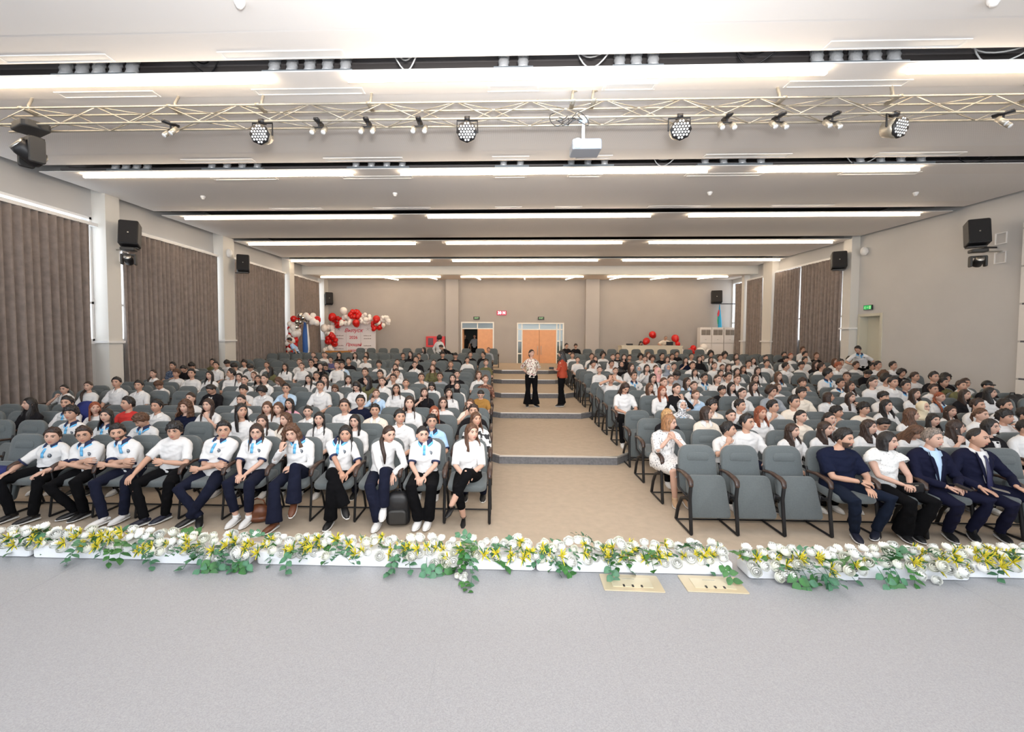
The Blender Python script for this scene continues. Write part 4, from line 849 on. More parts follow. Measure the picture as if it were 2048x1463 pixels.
PEOPLE = '''L 1 0 0.05 -0.05 l b z 25 -
L 1 1 -0.07 -0.09 s k B 20 g
L 1 2 -0.01 -0.03 s k w 25 -
L 1 3 -0.15 -0.1 l k w 0 g
L 1 4 -0.15 -0.07 l k w 15 -
L 1 5 -0.12 -0.08 l b e -30 -
L 1 6 0.08 -0.09 l d w 15 h
L 1 7 0.28 0.04 l k w 50 -
L 1 9 -0.14 -0.07 m b u -20 d
L 1 10 -0.2 -0.05 l k u 20 -
L 1 11 -0.22 -0.02 m k u 15 -
L 2 0 -0.02 -0.04 s d k 0 h
L 2 1 -0.14 -0.09 l r k 10 -
L 2 2 -0.02 0.06 l d w 10 -
L 2 3 -0.06 -0.07 s k e 10 -
L 2 4 -0.04 0 s d w 10 g
L 2 5 -0.12 -0.1 t k w 20 -
L 2 6 -0.09 -0.05 l b w 0 -
L 2 7 0.28 -0.02 l b w 15 h
L 2 8 -0.21 0.02 l d w 0 h
L 2 9 -0.08 -0.04 C b n 0 -
L 2 10 -0.04 -0.03 s k o -5 -
L 2 11 -0.01 0.01 s k r -20 -
L 2 12 -0.04 -0.07 l r w 60 -
L 2 13 -0 0.01 s k u 10 -
L 2 14 -0.13 -0.01 l k k -15 -
L 3 0 -0.11 -0.05 t b e -20 h
L 3 1 -0.08 -0.05 b d w 10 g
L 3 4 -0 -0.03 s k n 15 -
L 3 6 -0.26 -0.09 l k i 0 -
L 3 8 -0.1 -0.03 t k w 0 -
L 3 10 0.01 0 t d w 0 -
L 4 0 0.05 -0.13 t k m 0 d
L 4 1 -0.08 -0.15 l d w 10 -
L 4 2 -0.05 -0.12 l d k 15 h
L 4 3 -0.11 -0.07 l d w 20 g
L 4 4 0.02 -0.15 p b b 10 h
L 4 5 0.15 0.02 l k w 0 d
L 4 6 -0.1 -0.02 s k w 10 -
L 4 7 -0.28 -0.06 s k b 20 gh
L 4 8 -0.24 -0.1 c k w 0 d
L 4 9 -0.11 -0.1 m k w 0 h
L 4 10 -0.25 -0.07 s k j -30 gd
L 4 13 -0.25 -0.04 s k o 15 -
L 4 14 -0.2 0.02 s k o 20 -
L 4 15 -0.28 -0.06 p d w 20 -
L 4 16 -0.24 -0.11 t k w 20 gh
L 5 1 0.01 -0.12 hk k w 10 -
L 5 2 -0.02 -0.07 l k w 0 d
L 5 3 -0.09 -0.05 t d w 10 -
L 5 4 -0.1 -0.01 p d w 0 -
L 5 5 0.1 0.01 l k g -50 -
L 5 6 -0.1 -0.14 l b w 20 d
L 5 7 0.18 0.03 l d w 0 -
L 5 9 -0.17 0.03 t k w 0 -
L 5 10 -0.1 0 t k w 10 g
L 5 14 0.07 -0.09 m b o -10 d
L 6 0 0.11 -0.02 t b x 10 -
L 6 1 -0.17 -0.01 l k k 0 -
L 6 4 -0.04 -0.02 s d w 0 g
L 6 6 -0.1 -0.06 l d w 10 -
L 6 8 -0.03 -0.05 l k w 5 -
L 6 9 -0.23 -0.06 l b w -40 d
L 6 10 -0.25 -0.06 l k w 10 -
L 6 11 -0.2 -0.02 l k w 10 -
L 6 12 0.14 0.08 s k w -60 -
L 6 13 0.12 0.03 l k w 5 -
L 6 14 0.19 0.07 s k w 10 -
L 7 0 -0.08 0.01 b b w 20 -
L 7 1 -0.12 0.03 t k k 10 -
L 7 2 -0.03 -0.03 s d f 0 g
L 7 3 0.02 -0.03 s d w 10 h
L 7 4 -0.11 0.05 s d w 10 -
L 7 5 -0.01 0.02 s k k 0 -
L 7 6 0.13 0.07 s d k 0 -
L 7 8 -0.11 -0.03 s k w 15 -
L 7 11 -0.2 -0.03 t b w 0 -
L 7 15 -0.18 0.01 m b w -10 -
L 7 16 -0.28 0 p d w 0 -
L 8 3 0.14 -0.03 l b g 0 -
L 8 5 0.13 -0 l d w 0 h
L 8 8 -0.01 0.03 t b w 0 -
L 8 9 0.04 -0.01 l k k 20 -
L 8 10 0.02 -0 t d w 0 -
L 8 11 0.06 -0.03 l k w 0 -
L 8 12 0.15 -0.12 l k g -45 -
L 8 13 0.12 -0.02 m k w 0 d
L 8 14 0.18 -0 m k w 0 d
L 8 15 0.12 -0 s k w 10 -
L 8 16 -0.28 -0.07 s k k 0 d
L 8 17 -0.12 -0.02 s k q 0 -
L 9 2 0.05 0.01 t b k 0 -
L 9 4 -0.01 -0 t k w 10 -
L 9 6 -0.06 0.01 m k w 0 -
L 9 8 -0.15 -0.01 s k b 15 h
L 9 9 -0.12 -0.03 s k n 0 d
L 9 10 -0.06 0.04 s k w 0 g
L 9 11 0.1 0.06 t b w 20 -
L 9 13 0.13 -0.03 t d w 0 -
L 9 17 -0.1 -0.04 m k w 0 d
L 10 0 0.06 0.03 t b g 10 -
L 10 3 -0.05 0.02 t d k 0 -
L 10 4 -0.1 0.12 s k k 0 -
L 10 5 -0.19 0.03 t d w 10 -
L 10 8 -0.2 0.06 s k j 0 -
L 10 15 0.04 -0.03 m k w 0 -
L 10 16 0.03 -0 m k w 0 d
L 10 17 0.04 -0 s k g 0 -
L 11 1 -0.08 -0.1 s k o 20 -
L 11 8 0.07 -0.08 s k u 0 -
L 11 10 -0.1 -0.11 s k v 0 -
L 11 11 -0.11 -0.11 s k k 0 -
L 12 2 -0.03 0.02 a g k 10 -
L 12 5 -0.1 0.07 l k k -20 -
L 12 9 -0.04 0.02 l k w 0 -
L 12 10 -0.11 0.04 l k k 0 -
L 12 11 -0.09 0.02 t d w 0 -
L 12 12 -0.01 0.03 t b k 0 -
L 13 0 -0.09 0.03 s k k -60 -
L 13 1 -0.06 0.03 s k k 20 -
L 13 3 -0.07 0.02 m k k 20 -
L 13 5 0.08 -0.04 s d k 0 -
L 13 6 -0.01 -0.03 s d k 10 -
L 13 9 0.16 0.01 l d w -20 -
L 13 12 0.07 0 t d w 0 -
L 13 13 0.18 0 t b i 0 -
L 15 0 0.09 0 t b f 0 -
L 15 5 -0.04 -0.01 l k f -50 -
R 1 1 0.18 -0.1 s k w 50 h
R 1 2 -0.09 -0.02 s k w 25 g
R 1 3 -0.01 -0.13 l d w 40 -
R 1 4 -0.1 -0.1 l d w 30 -
R 1 5 -0.04 -0.07 l d w 35 -
R 1 6 0 -0.09 l b w 25 d
R 1 7 0.03 -0.04 l d w 50 h
R 1 8 -0.02 -0.05 b k j 10 g
R 1 9 -0.08 -0.06 s k w 10 -
R 2 0 0.19 -0.08 b y k 60 -
R 2 1 0.27 -0.04 b d e 60 g
R 2 2 0.11 -0.08 t k k 0 -
R 2 3 0.04 -0.03 l r w 10 -
R 2 4 0.13 -0.08 t k e 15 -
R 2 5 0.01 -0.09 t k w 15 h
R 2 6 0.28 -0.15 s k w 0 d
R 2 7 0.22 -0.04 l b w 50 -
R 2 8 0.01 -0.12 l k w 0 -
R 2 9 0.21 -0.03 t b w 20 -
R 2 10 0 -0.04 m k w 10 h
R 2 11 -0.2 -0.02 s k w 10 -
R 3 1 0.19 -0.05 hw k y 5 -
R 3 2 0.18 -0.04 m k e 25 -
R 3 3 0.13 -0.04 s k w 25 -
R 3 4 0.15 -0.03 s k w 30 h
R 3 5 0 0.03 s k e 15 -
R 3 6 0.17 -0.12 m k w 30 h
R 3 7 0.12 -0.08 m k e 10 -
R 3 8 -0.03 -0.02 l k w 10 -
R 3 9 0.06 -0.04 hc k e 20 g
R 3 10 -0.02 -0.11 l d w 0 -
R 3 11 -0.09 0 s d w 10 -
R 3 12 -0.17 0 s k u 10 -
R 4 0 -0.06 0.05 l d w 10 d
R 4 1 0.16 -0.05 l r w 20 -
R 4 2 -0.11 0.02 t d k 10 h
R 4 3 -0.28 -0.1 t b b 10 h
R 4 4 0.12 -0.08 t k w 20 -
R 4 5 0.16 -0.05 c d f 15 g
R 4 6 0.2 -0.07 m k e 20 -
R 4 7 0.18 -0.15 b d w 60 -
R 4 8 0.04 -0.13 l d w 15 h
R 4 9 0.14 -0.12 m k w 10 h
R 4 10 0.23 -0.07 l d w 15 -
R 4 11 0.16 -0.13 p r u 10 g
R 4 12 0.1 -0.08 l d j 10 -
R 4 13 0.04 -0.04 l k w 40 -
R 5 1 0.19 -0.09 l b w 40 -
R 5 2 -0.04 0.03 t b w 20 -
R 5 3 0.08 -0.04 t d u 0 -
R 5 4 0.15 -0.14 m k j 15 -
R 5 5 -0.19 -0.06 l k w 10 -
R 5 6 -0.25 -0.04 l d w 10 -
R 5 7 -0.28 -0.07 t b w 20 -
R 5 9 0.21 -0.02 l d w 10 g
R 5 10 0.16 0.06 t k w 15 g
R 5 11 0.05 0.06 s k w 0 -
R 5 12 -0.23 -0.01 s k u 0 -
R 5 13 -0.22 -0.06 s d w 0 gh
R 5 14 -0.14 0 s d g 0 -
R 5 15 -0.13 0 a k k 20 -
R 6 0 0.07 0.01 s k w 0 H
R 6 2 -0.01 0.04 l k w 10 -
R 6 3 -0.12 0.02 t d w 0 -
R 6 4 -0.28 -0.04 l d b 40 -
R 6 5 -0.09 0.03 t d w 20 -
R 6 6 -0.17 0.03 t b w 0 -
R 6 9 -0.28 -0.02 m d w 0 h
R 6 10 0.09 -0.05 s k u 20 -
R 6 12 0.08 0.04 c k w 0 -
R 6 14 0.1 0.11 s k k 0 -
R 6 15 -0.24 -0.02 s k g 10 -
R 6 16 -0.28 -0.03 s d w 0 g
R 7 2 -0.23 0.02 s d u 15 g
R 7 3 -0.14 0.12 hi k w 20 -
R 7 4 -0.23 0.09 m k f 0 d
R 7 5 -0.03 -0.02 s k u 20 -
R 7 6 0.04 0.01 s k w 10 -
R 7 7 0.19 -0.03 l d w 0 g
R 7 8 0.24 0.04 l b u 10 -
R 7 11 -0.13 0.11 m k u 60 -
R 7 12 -0.2 0.03 s d u -60 -
R 7 13 0.12 0.1 c b w 0 d
R 7 15 -0.12 0.04 s d w 15 -
R 7 16 0.11 0 c k k 0 -
R 8 0 0.18 -0.05 t d w 0 -
R 8 1 0.09 -0.08 t b w 0 -
R 8 2 0 0.03 l d w 40 -
R 8 3 -0.11 0.02 l k w 0 h
R 8 4 -0.06 0.01 hg k w 10 -
R 8 5 0.17 -0.11 l k w 0 -
R 8 7 -0.21 -0.11 l k w 0 h
R 8 8 -0.28 -0.08 l k w 0 -
R 8 9 -0.24 -0.05 l k w 0 -
R 8 14 0.06 -0.08 m k k 0 d
R 8 16 -0.05 -0.1 c k j 0 -
R 9 2 -0.07 0.04 hk k k -10 -
R 9 3 -0.09 -0.09 hb k b 0 -
R 9 4 -0.11 -0.06 t b w 10 -
R 9 5 -0.1 -0 t k w 0 -
R 9 6 -0.08 0.03 s d w 0 -
R 9 7 0.04 0.03 t d w 0 -
R 9 8 -0.09 -0.02 l d w 0 -
R 9 9 -0.19 -0.07 l d w 0 -
R 9 11 0 0.02 s k w 60 -
R 9 13 -0.02 0.02 s d w 60 -
R 9 14 -0.07 0.03 m r w 20 -
R 9 16 0.02 0.07 s k w 10 -
R 9 17 -0.08 0.06 s k w 10 -
R 10 1 -0.24 0.02 m k w 30 -
R 10 2 -0.19 0.02 s k w 10 -
R 10 8 0.11 -0.07 t d w 0 -
R 10 10 -0.14 0.04 s k w 0 -
R 10 11 -0.1 0.06 s k w 0 -
R 10 13 -0.09 -0 m k w 0 -
R 10 14 -0.19 0.04 l d k 10 -
R 10 15 0.06 0.09 s k w 0 -
R 10 16 0 0.02 s d w 10 -
R 10 17 -0.03 -0.02 s k w 0 -
R 11 0 -0.05 -0.06 t d w 0 -
R 11 1 0.02 -0.03 l d w 0 -
R 11 2 0.09 0.04 t d w 0 -
R 11 3 -0.07 0.04 l k k 0 -
R 11 4 0.11 -0.02 t k w 0 -
R 11 5 -0.18 -0.02 c d w 0 g
R 11 6 -0.21 -0.04 b d w 0 -
R 11 7 -0.13 -0.04 l k n 0 h
R 11 8 -0.19 -0.01 l k j 0 -
R 11 9 -0.02 0.03 s d w 0 -
R 11 10 0.02 -0.09 t d w 20 -
R 11 11 0.02 -0.06 l d w 0 -
R 11 13 0.04 -0.02 m k w 20 -
R 11 14 0.15 -0.03 s k w 10 -
R 11 16 0.06 -0.07 l b w 10 -
R 11 17 -0.04 0.02 m k w 0 d
R 12 1 0.06 0.02 s d w 0 -
R 12 5 -0.04 0.08 l b w 10 -
R 12 6 -0.08 0.04 s k k 10 -
R 12 8 -0.1 0.04 s d w 0 -
R 12 9 0.06 -0.08 l k w 0 -
R 12 11 -0.11 0.05 l d w 0 -
R 12 13 -0.13 -0.01 t d w 0 -
R 12 14 0.23 0.06 t r w 0 -
R 13 0 -0 0.02 s d w 0 -
R 13 2 0.1 0.04 c k w 10 -
R 13 3 0.12 0.01 s k k 0 -
R 13 4 0.03 -0.06 s d x 0 g
R 13 5 -0.09 -0.02 c k w 0 -
R 13 7 0.04 -0.01 s d w 0 -
R 13 9 0.1 -0.04 t d w 0 -
R 13 10 -0.12 0.09 c k w 0 -
R 13 11 -0.13 0.05 c k w 0 -
R 13 15 -0.06 0.07 s k k 0 -
R 13 16 0.19 0.09 s k w 10 -
R 13 17 0.07 0.05 s b k 0 -
R 14 8 0.08 -0.11 s k k 0 -
R 14 17 0.28 0.08 s b w 20 -
R 17 0 -0.01 -0.02 s k k 40 -
R 17 1 -0.05 -0.04 m d j 0 -'''
PPL = []
for l in PEOPLE.strip().split('\n'):
    a = l.split(); PPL.append((a[0], int(a[1]), int(a[2]), float(a[3]), float(a[4]), a[5], a[6], a[7], float(a[8]), a[9]))
taken = {(p[0], p[1], p[2]) for p in PPL} | {('L', 0, k) for k in range(11)} | {('R', 0, k) for k in (3, 4, 5, 6)} | {('R', 1, 0)}
allseats = []
for r in range(18):
    for s in 'LR':
        nk = 18 if r < 17 else len(LASTL if s == 'L' else LASTR)
        if r == 0: nk = 13 if s == 'L' else 9
        for k in range(nk):
            x, y, z = seat_pos(s, r, k); px = view_x(x, y + .4)
            if -40 < px < 2090: allseats.append((y, s, r, k, x, z))
allseats.sort()
rest = G(); nthing = 0
for y, s, r, k, x, z in allseats:
    occ = (s, r, k) in taken
    if nthing < 300:
        pitch = .56 if (s, r) == ('L', 0) else .535 if r == 0 else .55
        sides = [-1, 1] if k == 0 else ([-1] if s == 'L' else [1])
        lab = ('grey chair with folded seat, ' if not occ else 'occupied grey chair, ') + where(s, r, k)
        if r < 10: chair(x, y, z, not occ, sides, pitch, lab)
        else:
            o = obj('auditorium_chair', MCM[(0 if occ else 1, 1 if k == 0 else 0)]); o.location = (x, y, z); tag(o, lab, 'chair', GCH)
        nthing += 1
    else:
        rest.join(MC[(0 if occ else 1, 1 if k == 0 else 0)], Matrix.Translation((x, y, z)))
if rest.v:
    o = gobj('auditorium_chairs', rest, [M['fabric'], M['frame'], M['armwood']]); tag(o, 'rearmost rows of grey auditorium chairs seen small and crowded', 'chair', GCH, 'stuff')

# ------------------------------------------------------------------ people: heads, hands, hair
def head_pt(d, off=0., feat=False):
    dx, dy, dz = d
    x, y, z = dx * .078, dy * .092, dz * .112
    if dz < 0:
        k = -dz; x *= 1 - .26 * k ** 1.5
        if dy > 0: y *= 1 - .38 * k ** 1.2
    if dy > 0 and dz > -.3: y *= 1.08
    v = Vector((x, y, z))
    if off: v += Vector((dx / .8, dy, dz)).normalized() * off
    if feat and dy < -.15:
        X, Z = v.x, v.z; w = min(1, (-dy - .15) * 3)
        r = exp(-(X / .0095) ** 2); up = max(0, min(1, (.028 - Z) / .048)); dn = max(0, min(1, (Z + .040) / .012))
        f = .021 * r * up * dn + .004 * exp(-((abs(X) - .011) / .007) ** 2 - ((Z + .026) / .009) ** 2)
        f -= .009 * exp(-((abs(X) - .031) / .015) ** 2 - ((Z - .010) / .012) ** 2)
        f += .004 * exp(-((abs(X) - .028) / .02) ** 2 - ((Z - .031) / .009) ** 2)
        f += .005 * exp(-(X / .020) ** 2 - ((Z + .055) / .010) ** 2) - .003 * exp(-(X / .02) ** 2 - ((Z + .071) / .006) ** 2) + .006 * exp(-(X / .018) ** 2 - ((Z + .092) / .014) ** 2)
        f += .003 * exp(-((abs(X) - .042) / .016) ** 2 - ((Z + .022) / .018) ** 2)
        v.y -= f * w
    return v
def face_y(x, z):
    best = None
    dz = z / .112
    lim = .078 * (1 - .26 * max(0, -dz) ** 1.5)
    dx = x / lim; q = max(.01, 1 - dx * dx - dz * dz)
    return head_pt((dx, -sqrt(q), dz), feat=True).y
def head_geo(lod):
    g = G(); na, ne = (64, 44) if lod == 0 else (28, 20) if lod == 1 else (18, 12); vs = []
    for i in range(1, ne):
        e = -pi / 2 + pi * i / ne
        for j in range(na):
            a = 2 * pi * j / na; vs.append(head_pt((cos(e) * sin(a), -cos(e) * cos(a), sin(e)), 0, lod < 2))
    vs += [head_pt((0, 0, 1)), head_pt((0, 0, -1))]; T = (ne - 1) * na; fs = []
    for i in range(ne - 2):
        for j in range(na): k = (j + 1) % na; fs.append((i * na + j, i * na + k, (i + 1) * na + k, (i + 1) * na + j))
    for j in range(na): k = (j + 1) % na; fs.append((T + 1, k, j)); fs.append((T, (ne - 2) * na + j, (ne - 2) * na + k))
    g.add(vs, fs, 0)
    n = 10 if lod == 0 else 6
    for s in (-1, 1):
        ell(g, (s * .080, .008, -.004), (.008, .018, .030), n, 6, 0)
        y = face_y(s * .031, .010)
        ell(g, (s * .031, y + .007, .010), (.0145, .011, .0080), n + 2, 6, 1); ell(g, (s * .031, y - .0015, .010), (.0080, .005, .0078), n, 6, 2)
        P = [(s * .013, face_y(.013, .028) - .001, .028), (s * .031, face_y(.031, .035) - .001, .0345), (s * .050, face_y(.050, .029), .029)]
        tube(g, P, [.0042, .005, .003], 6, 3)
        if lod < 2: tube(g, [(s * .017, face_y(.017, .014) - .002, .015), (s * .031, y - .0045, .0195), (s * .046, face_y(.046, .013) - .001, .014)], .0022, 5, 3)
    yl = face_y(0, -.052)
    tube(g, [(-.024, face_y(.024, -.053) , -.054), (-.010, yl - .001, -.051), (0, yl - .001, -.053), (.010, yl - .001, -.051), (.024, face_y(.024, -.053), -.054)], [.002, .0040, .0040, .0040, .002], 6, 4)
    tube(g, [(-.018, face_y(.018, -.060), -.059), (0, yl + .001, -.0615), (.018, face_y(.018, -.060), -.059)], [.002, .0045, .002], 6, 4)
    return g
HEADG = [head_geo(i) for i in range(3)]

def hand_geo(lod, curl=.5, spread=1.):
    """palm at origin = wrist, fingers along +X, back of the hand +Z, thumb on +Y."""
    g = G(); n = 7 if lod == 0 else 5
    tube(g, [(0, 0, 0), (.03, 0, .002), (.065, 0, 0), (.082, 0, -.003)], [.024, .036, .039, .034], 10 if lod == 0 else 7, flat=.36, side=(0, 1, 0))
    F = [(.028, .070, 5), (.010, .078, 1), (-.009, .073, -3), (-.027, .058, -8)]
    for y, L, a in F:
        p = Vector((.078, y, 0)); d = Vector((cos(rad(a * spread)), sin(rad(a * spread)), 0)); pts = [p]; c = 0
        for q, fr in enumerate((.42, .33, .25)):
            c += curl * (.5, .75, .6)[q]; dd = Vector((d.x * cos(c), d.y * cos(c), -sin(c))); p = p + dd * L * fr; pts.append(p)
        tube(g, pts, [.0088, .0084, .0078, .0068], n)
    tube(g, [(.012, .022, -.002), (.038, .046, -.010), (.062, .056, -.018), (.084, .056, -.028)], [.013, .0115, .010, .008], n)
    return g
HANDS = {(l, c): hand_geo(l, c) for l in (0, 1) for c in (.25, .7, 1.15)}

def hair_geo(kind, lod, seed=0):
    g = G(); na, nv = (64, 16) if lod == 0 else (24, 8); rn = random.Random(seed)
    def lerp(t, pts):
        for (a, u), (b, v) in zip(pts, pts[1:]):
            if t <= b: return u + (v - u) * (t - a) / (b - a)
        return pts[-1][1]
    def cap(prof, off, nz=0., nf=9., top=0.):
        R = []
        for i in range(nv + 1):
            v = i / nv; row = []
            for j in range(na):
                a = 2 * pi * j / na; A = abs((a + pi) % (2 * pi) - pi) * 180 / pi
                e0 = rad(lerp(A, prof)); e = e0 + (pi / 2 - .01 - e0) * v
                o = (off * (.75 + .6 * v) + top * sin(min(1, v * 1.6) * pi / 2) * (.45 + .55 * max(0, cos(a)))) * min(1, v / .09)
                p = head_pt((cos(e) * sin(a), -cos(e) * cos(a), sin(e)))
                if nz and v > 0: o += nz * noise.noise(p * 10 * nf / 3 + Vector((seed, 0, 0))) + nz * .55 * noise.noise(p * 130 + Vector((0, seed, 0))) 
                o += (0.0015 if lod == 0 else 0) * sin(a * 37 + seed) * (v > 0)
                if v == 0: o = -.004
                row.append(head_pt((cos(e) * sin(a), -cos(e) * cos(a), sin(e)), o))
            R.append(row)
        rings(g, R)
    def drape(a0, zt, zb, rx, ry, push, th=.016, wave=.005, curlf=0., flare=0., taper=.0):
        nu = 30 if lod == 0 else 16; nz_ = 14 if lod == 0 else 7; O = []; I = []
        for k in range(nz_ + 1):
            t = k / nz_; z = zt + (zb - zt) * t
            for u in range(nu + 1):
                a = rad(a0 + (360 - 2 * a0) * u / nu); fr = max(0., cos(a)); bk = max(0., -cos(a)); m = min(1, max(0, (-.07 - z) / .12))
                zz = z + (.03 * (abs(sin(a))) * t)
                w = wave * sin(a * 11 + z * 30 + seed) + (curlf * noise.noise(Vector((sin(a) * 2.2, cos(a) * 2.2, z * 16 + seed))) if curlf else 0)
                x = sin(a) * (rx + w + flare * t) * (1 - .15 * m * bk); y = -cos(a) * (ry + w + flare * t) + push * (-m * (fr ** .5) * 1.15 + m * bk * .5) + .01
                inn = th * (1 - .5 * t)
                O.append((x, y, zz)); I.append((x * (1 - inn / rx), y * (1 - inn / ry) , zz))
        n = nu + 1; N = len(O); F = []
        for k in range(nz_):
            for u in range(nu): q = (k * n + u, k * n + u + 1, (k + 1) * n + u + 1, (k + 1) * n + u); F.append(q); F.append(tuple(N + j for j in reversed(q)))
            for u in (0, nu): b = k * n + u; F.append((b, b + n, b + n + N, b + N))
        for u in range(nu):
            for k in (0, nz_): b = k * n + u; F.append((b, b + 1, b + 1 + N, b + N))
        g.add(O + I, F)
    if kind == 's': cap([(0, 37), (30, 35), (50, 31), (64, 14), (78, -8), (92, -6), (104, -20), (180, -44)], .009, .013, 15, .018)
    elif kind == 'm': cap([(0, 24), (20, 19), (35, 23), (60, 12), (78, -10), (92, -6), (104, -20), (180, -44)], .017, .018, 16, .016)
    elif kind == 'bald': cap([(0, 76), (40, 70), (60, 30), (85, 8), (100, -8), (180, -42)], .008, .002)
    elif kind == 'c':
        cap([(0, 34), (35, 26), (60, -4), (85, -22), (180, -40)], .040, .028, 14, .0)
    elif kind == 'C':
        cap([(0, 34), (35, 28), (60, -2), (85, -10), (180, -20)], .036, .022, 14); drape(52, .05, -.21, .112, .112, .04, .03, .008, .03, .03)
    elif kind == 'l':
        cap([(0, 37), (30, 32), (55, 6), (75, -10), (180, -20)], .014, .006, 10); drape(64, .03, -.34 if seed % 2 else -.27, .088, .100, .055, .016, .004, .004, .012)
    elif kind == 'b':
        cap([(0, 40), (30, 36), (55, 4), (75, -10), (180, -20)], .016, .003, 6); drape(58, .03, -.14, .094, .104, .0, .02, .003, .003, .006)
    elif kind == 't':
        cap([(0, 38), (35, 34), (60, 16), (85, 6), (100, -6), (180, -38)], .010, .004, 12); ell(g, (0, .112, .0), (.030, .028, .030), 10, 8)
        tube(g, [(0, .12, -.01), (0, .135, -.06), (.01, .12, -.13)], [.022, .024, .010], 8)
    elif kind == 'p':
        cap([(0, 38), (35, 34), (60, 14), (85, 2), (180, -38)], .011, .004, 12)
        tube(g, [(-.03, .09, -.03), (-.085, .05, -.09), (-.105, -.04, -.17), (-.095, -.085, -.26), (-.085, -.08, -.37)], [.03, .030, .028, .026, .012], 10)
    elif kind == 'a':
        cap([(0, 30), (60, 18), (90, 10), (180, -10)], .014, .0); cap([(0, 10), (60, 4), (90, -6), (180, -40)], .004, .0)
        g.m = [1] * len(g.m)
        R = []
        for i in range(3):
            R.append([Vector((.075 * sin(a) * (1 - .0 * i), -.07 - .06 * cos(a), .045 - .008 * i - .02 * cos(a))) for a in [(-pi / 2 + pi * j / 10) for j in range(11)]])
        rings(g, R, 1)
    elif kind == 'h':
        th0 = rad(50); R = []; n = 32 if lod == 0 else 20; m = 12 if lod == 0 else 8
        for i in range(m + 1):
            t = th0 + (pi - .02 - th0) * i / m; row = []
            for j in range(n):
                a = 2 * pi * j / n; d = (sin(t) * cos(a) , -cos(t), sin(t) * sin(a) * .98 + .06)
                L = sqrt(sum(q * q for q in d)); d = tuple(q / L for q in d)
                row.append(head_pt(d, (.016 + .003 * sin(a * 5 + i)) if i else -.002) * (1.0) )
            R.append(row)
        rings(g, R)
        R = []
        for z, rx, ry, cy in ((-.03, .074, .088, .0), (-.08, .075, .080, .01), (-.125, .072, .074, .025), (-.155, .10, .085, .035), (-.185, .15, .105, .04), (-.23, .16, .12, .04)):
            R.append([Vector((rx * cos(2 * pi * j / n) * (1 + .03 * sin(j * 3)), cy + ry * sin(2 * pi * j / n) * (1 + .04 * sin(j * 2 + z * 40)), z + .02 * sin(2 * pi * j / n) )) for j in range(n)])
        rings(g, R)
    return g
HM = {}
def hair_mesh(kind, lod, seed):
    k = (kind, lod, seed % 3)
    if k not in HM: HM[k] = hair_geo(kind, lod, seed % 3).mesh('hair', [HAIR['k']] + ([SHOE['k']] if kind == 'a' else []))
    return HM[k]
gg = G()
for s in (-1, 1):
    tube(gg, [(s * .032 + .020 * cos(q * pi / 8), face_y(.03, .01) - .012, .008 + .016 * sin(q * pi / 8)) for q in range(17)], .0016, 5, round_end=False)
    tube(gg, [(s * .052, face_y(.05, .01) - .008, .010), (s * .074, .0, .008)], .0016, 5)
tube(gg, [(-.012, face_y(0, .012) - .004, .012), (.012, face_y(0, .012) - .004, .012)], .0016, 5)
GLASSES = gg.mesh('spectacles', [M['lens']])

# ------------------------------------------------------------------ people: bodies
def V3(*a): return Vector(a)
def ik(a, b, l1, l2, hint):
    a, b = Vector(a), Vector(b); d = b - a; L = min(d.length, (l1 + l2) * .999); u = d.normalized()
    b = a + u * L; x = (l1 * l1 - l2 * l2 + L * L) / (2 * L); h = sqrt(max(0, l1 * l1 - x * x)); hv = Vector(hint); hv = (hv - u * hv.dot(u)).normalized()
    return a + u * x + hv * h, b
DEF = dict(pel=(0, .30, .50), chest=(0, .325, .84), neck=(0, .325, .955), head=(0, .30, 1.12), yaw=0, pitch=0, roll=0, sh=.165, f=0,
           wr=[(-.09, .02, .585), (.09, .02, .585)], eh=[(-1, .4, -.5), (1, .4, -.5)], hd=[(.35, -1, -.25), (-.35, -1, -.25)], hn=[(0, 0, 1), (0, 0, 1)], cu=[.7, .7],
           an=[(-.13, -.10, .09), (.13, -.10, .09)], kh=[(-.15, -.6, 1), (.15, -.6, 1)], to=[(0, -1, -.05), (0, -1, -.05)], fat=1., thigh=.43, shin=.42, hips=None, sh_z=None)
def P(**k): d = dict(DEF); d.update(k); return d
def skeleton(p):
    s = dict(p); H = []; f = p['f']
    sc = .93 if f else 1.
    pel, ch, nk = Vector(p['pel']), Vector(p['chest']), Vector(p['neck'])
    side = Vector(p.get('side', (1, 0, 0))).normalized()
    s['pel'], s['chest'], s['neck'], s['side'] = pel, ch, nk, side
    s['shp'] = [nk + side * (sg * p['sh'] * sc) + Vector((0, 0, -.068)) for sg in (-1, 1)]
    s['hip'] = [pel + side * (sg * .088) + Vector((0, -.02, 0)) for sg in (-1, 1)]
    s['arm'] = []; s['leg'] = []
    for i in (0, 1):
        e, w = ik(s['shp'][i], p['wr'][i], .275 * sc, .245 * sc, p['eh'][i]); s['arm'].append((s['shp'][i], e, w))
        k, a = ik(s['hip'][i], p['an'][i], p['thigh'], p['shin'], p['kh'][i]); s['leg'].append((s['hip'][i], k, a))
    hm = Matrix.Translation(p['head']) @ Matrix.Rotation(rad(p['yaw']), 4, 'Z') @ Matrix.Rotation(rad(p['pitch']), 4, 'X') @ Matrix.Rotation(rad(p['roll']), 4, 'Y')
    if f: hm = hm @ Matrix.Scale(.95, 4)
    s['hm'] = hm
    return s
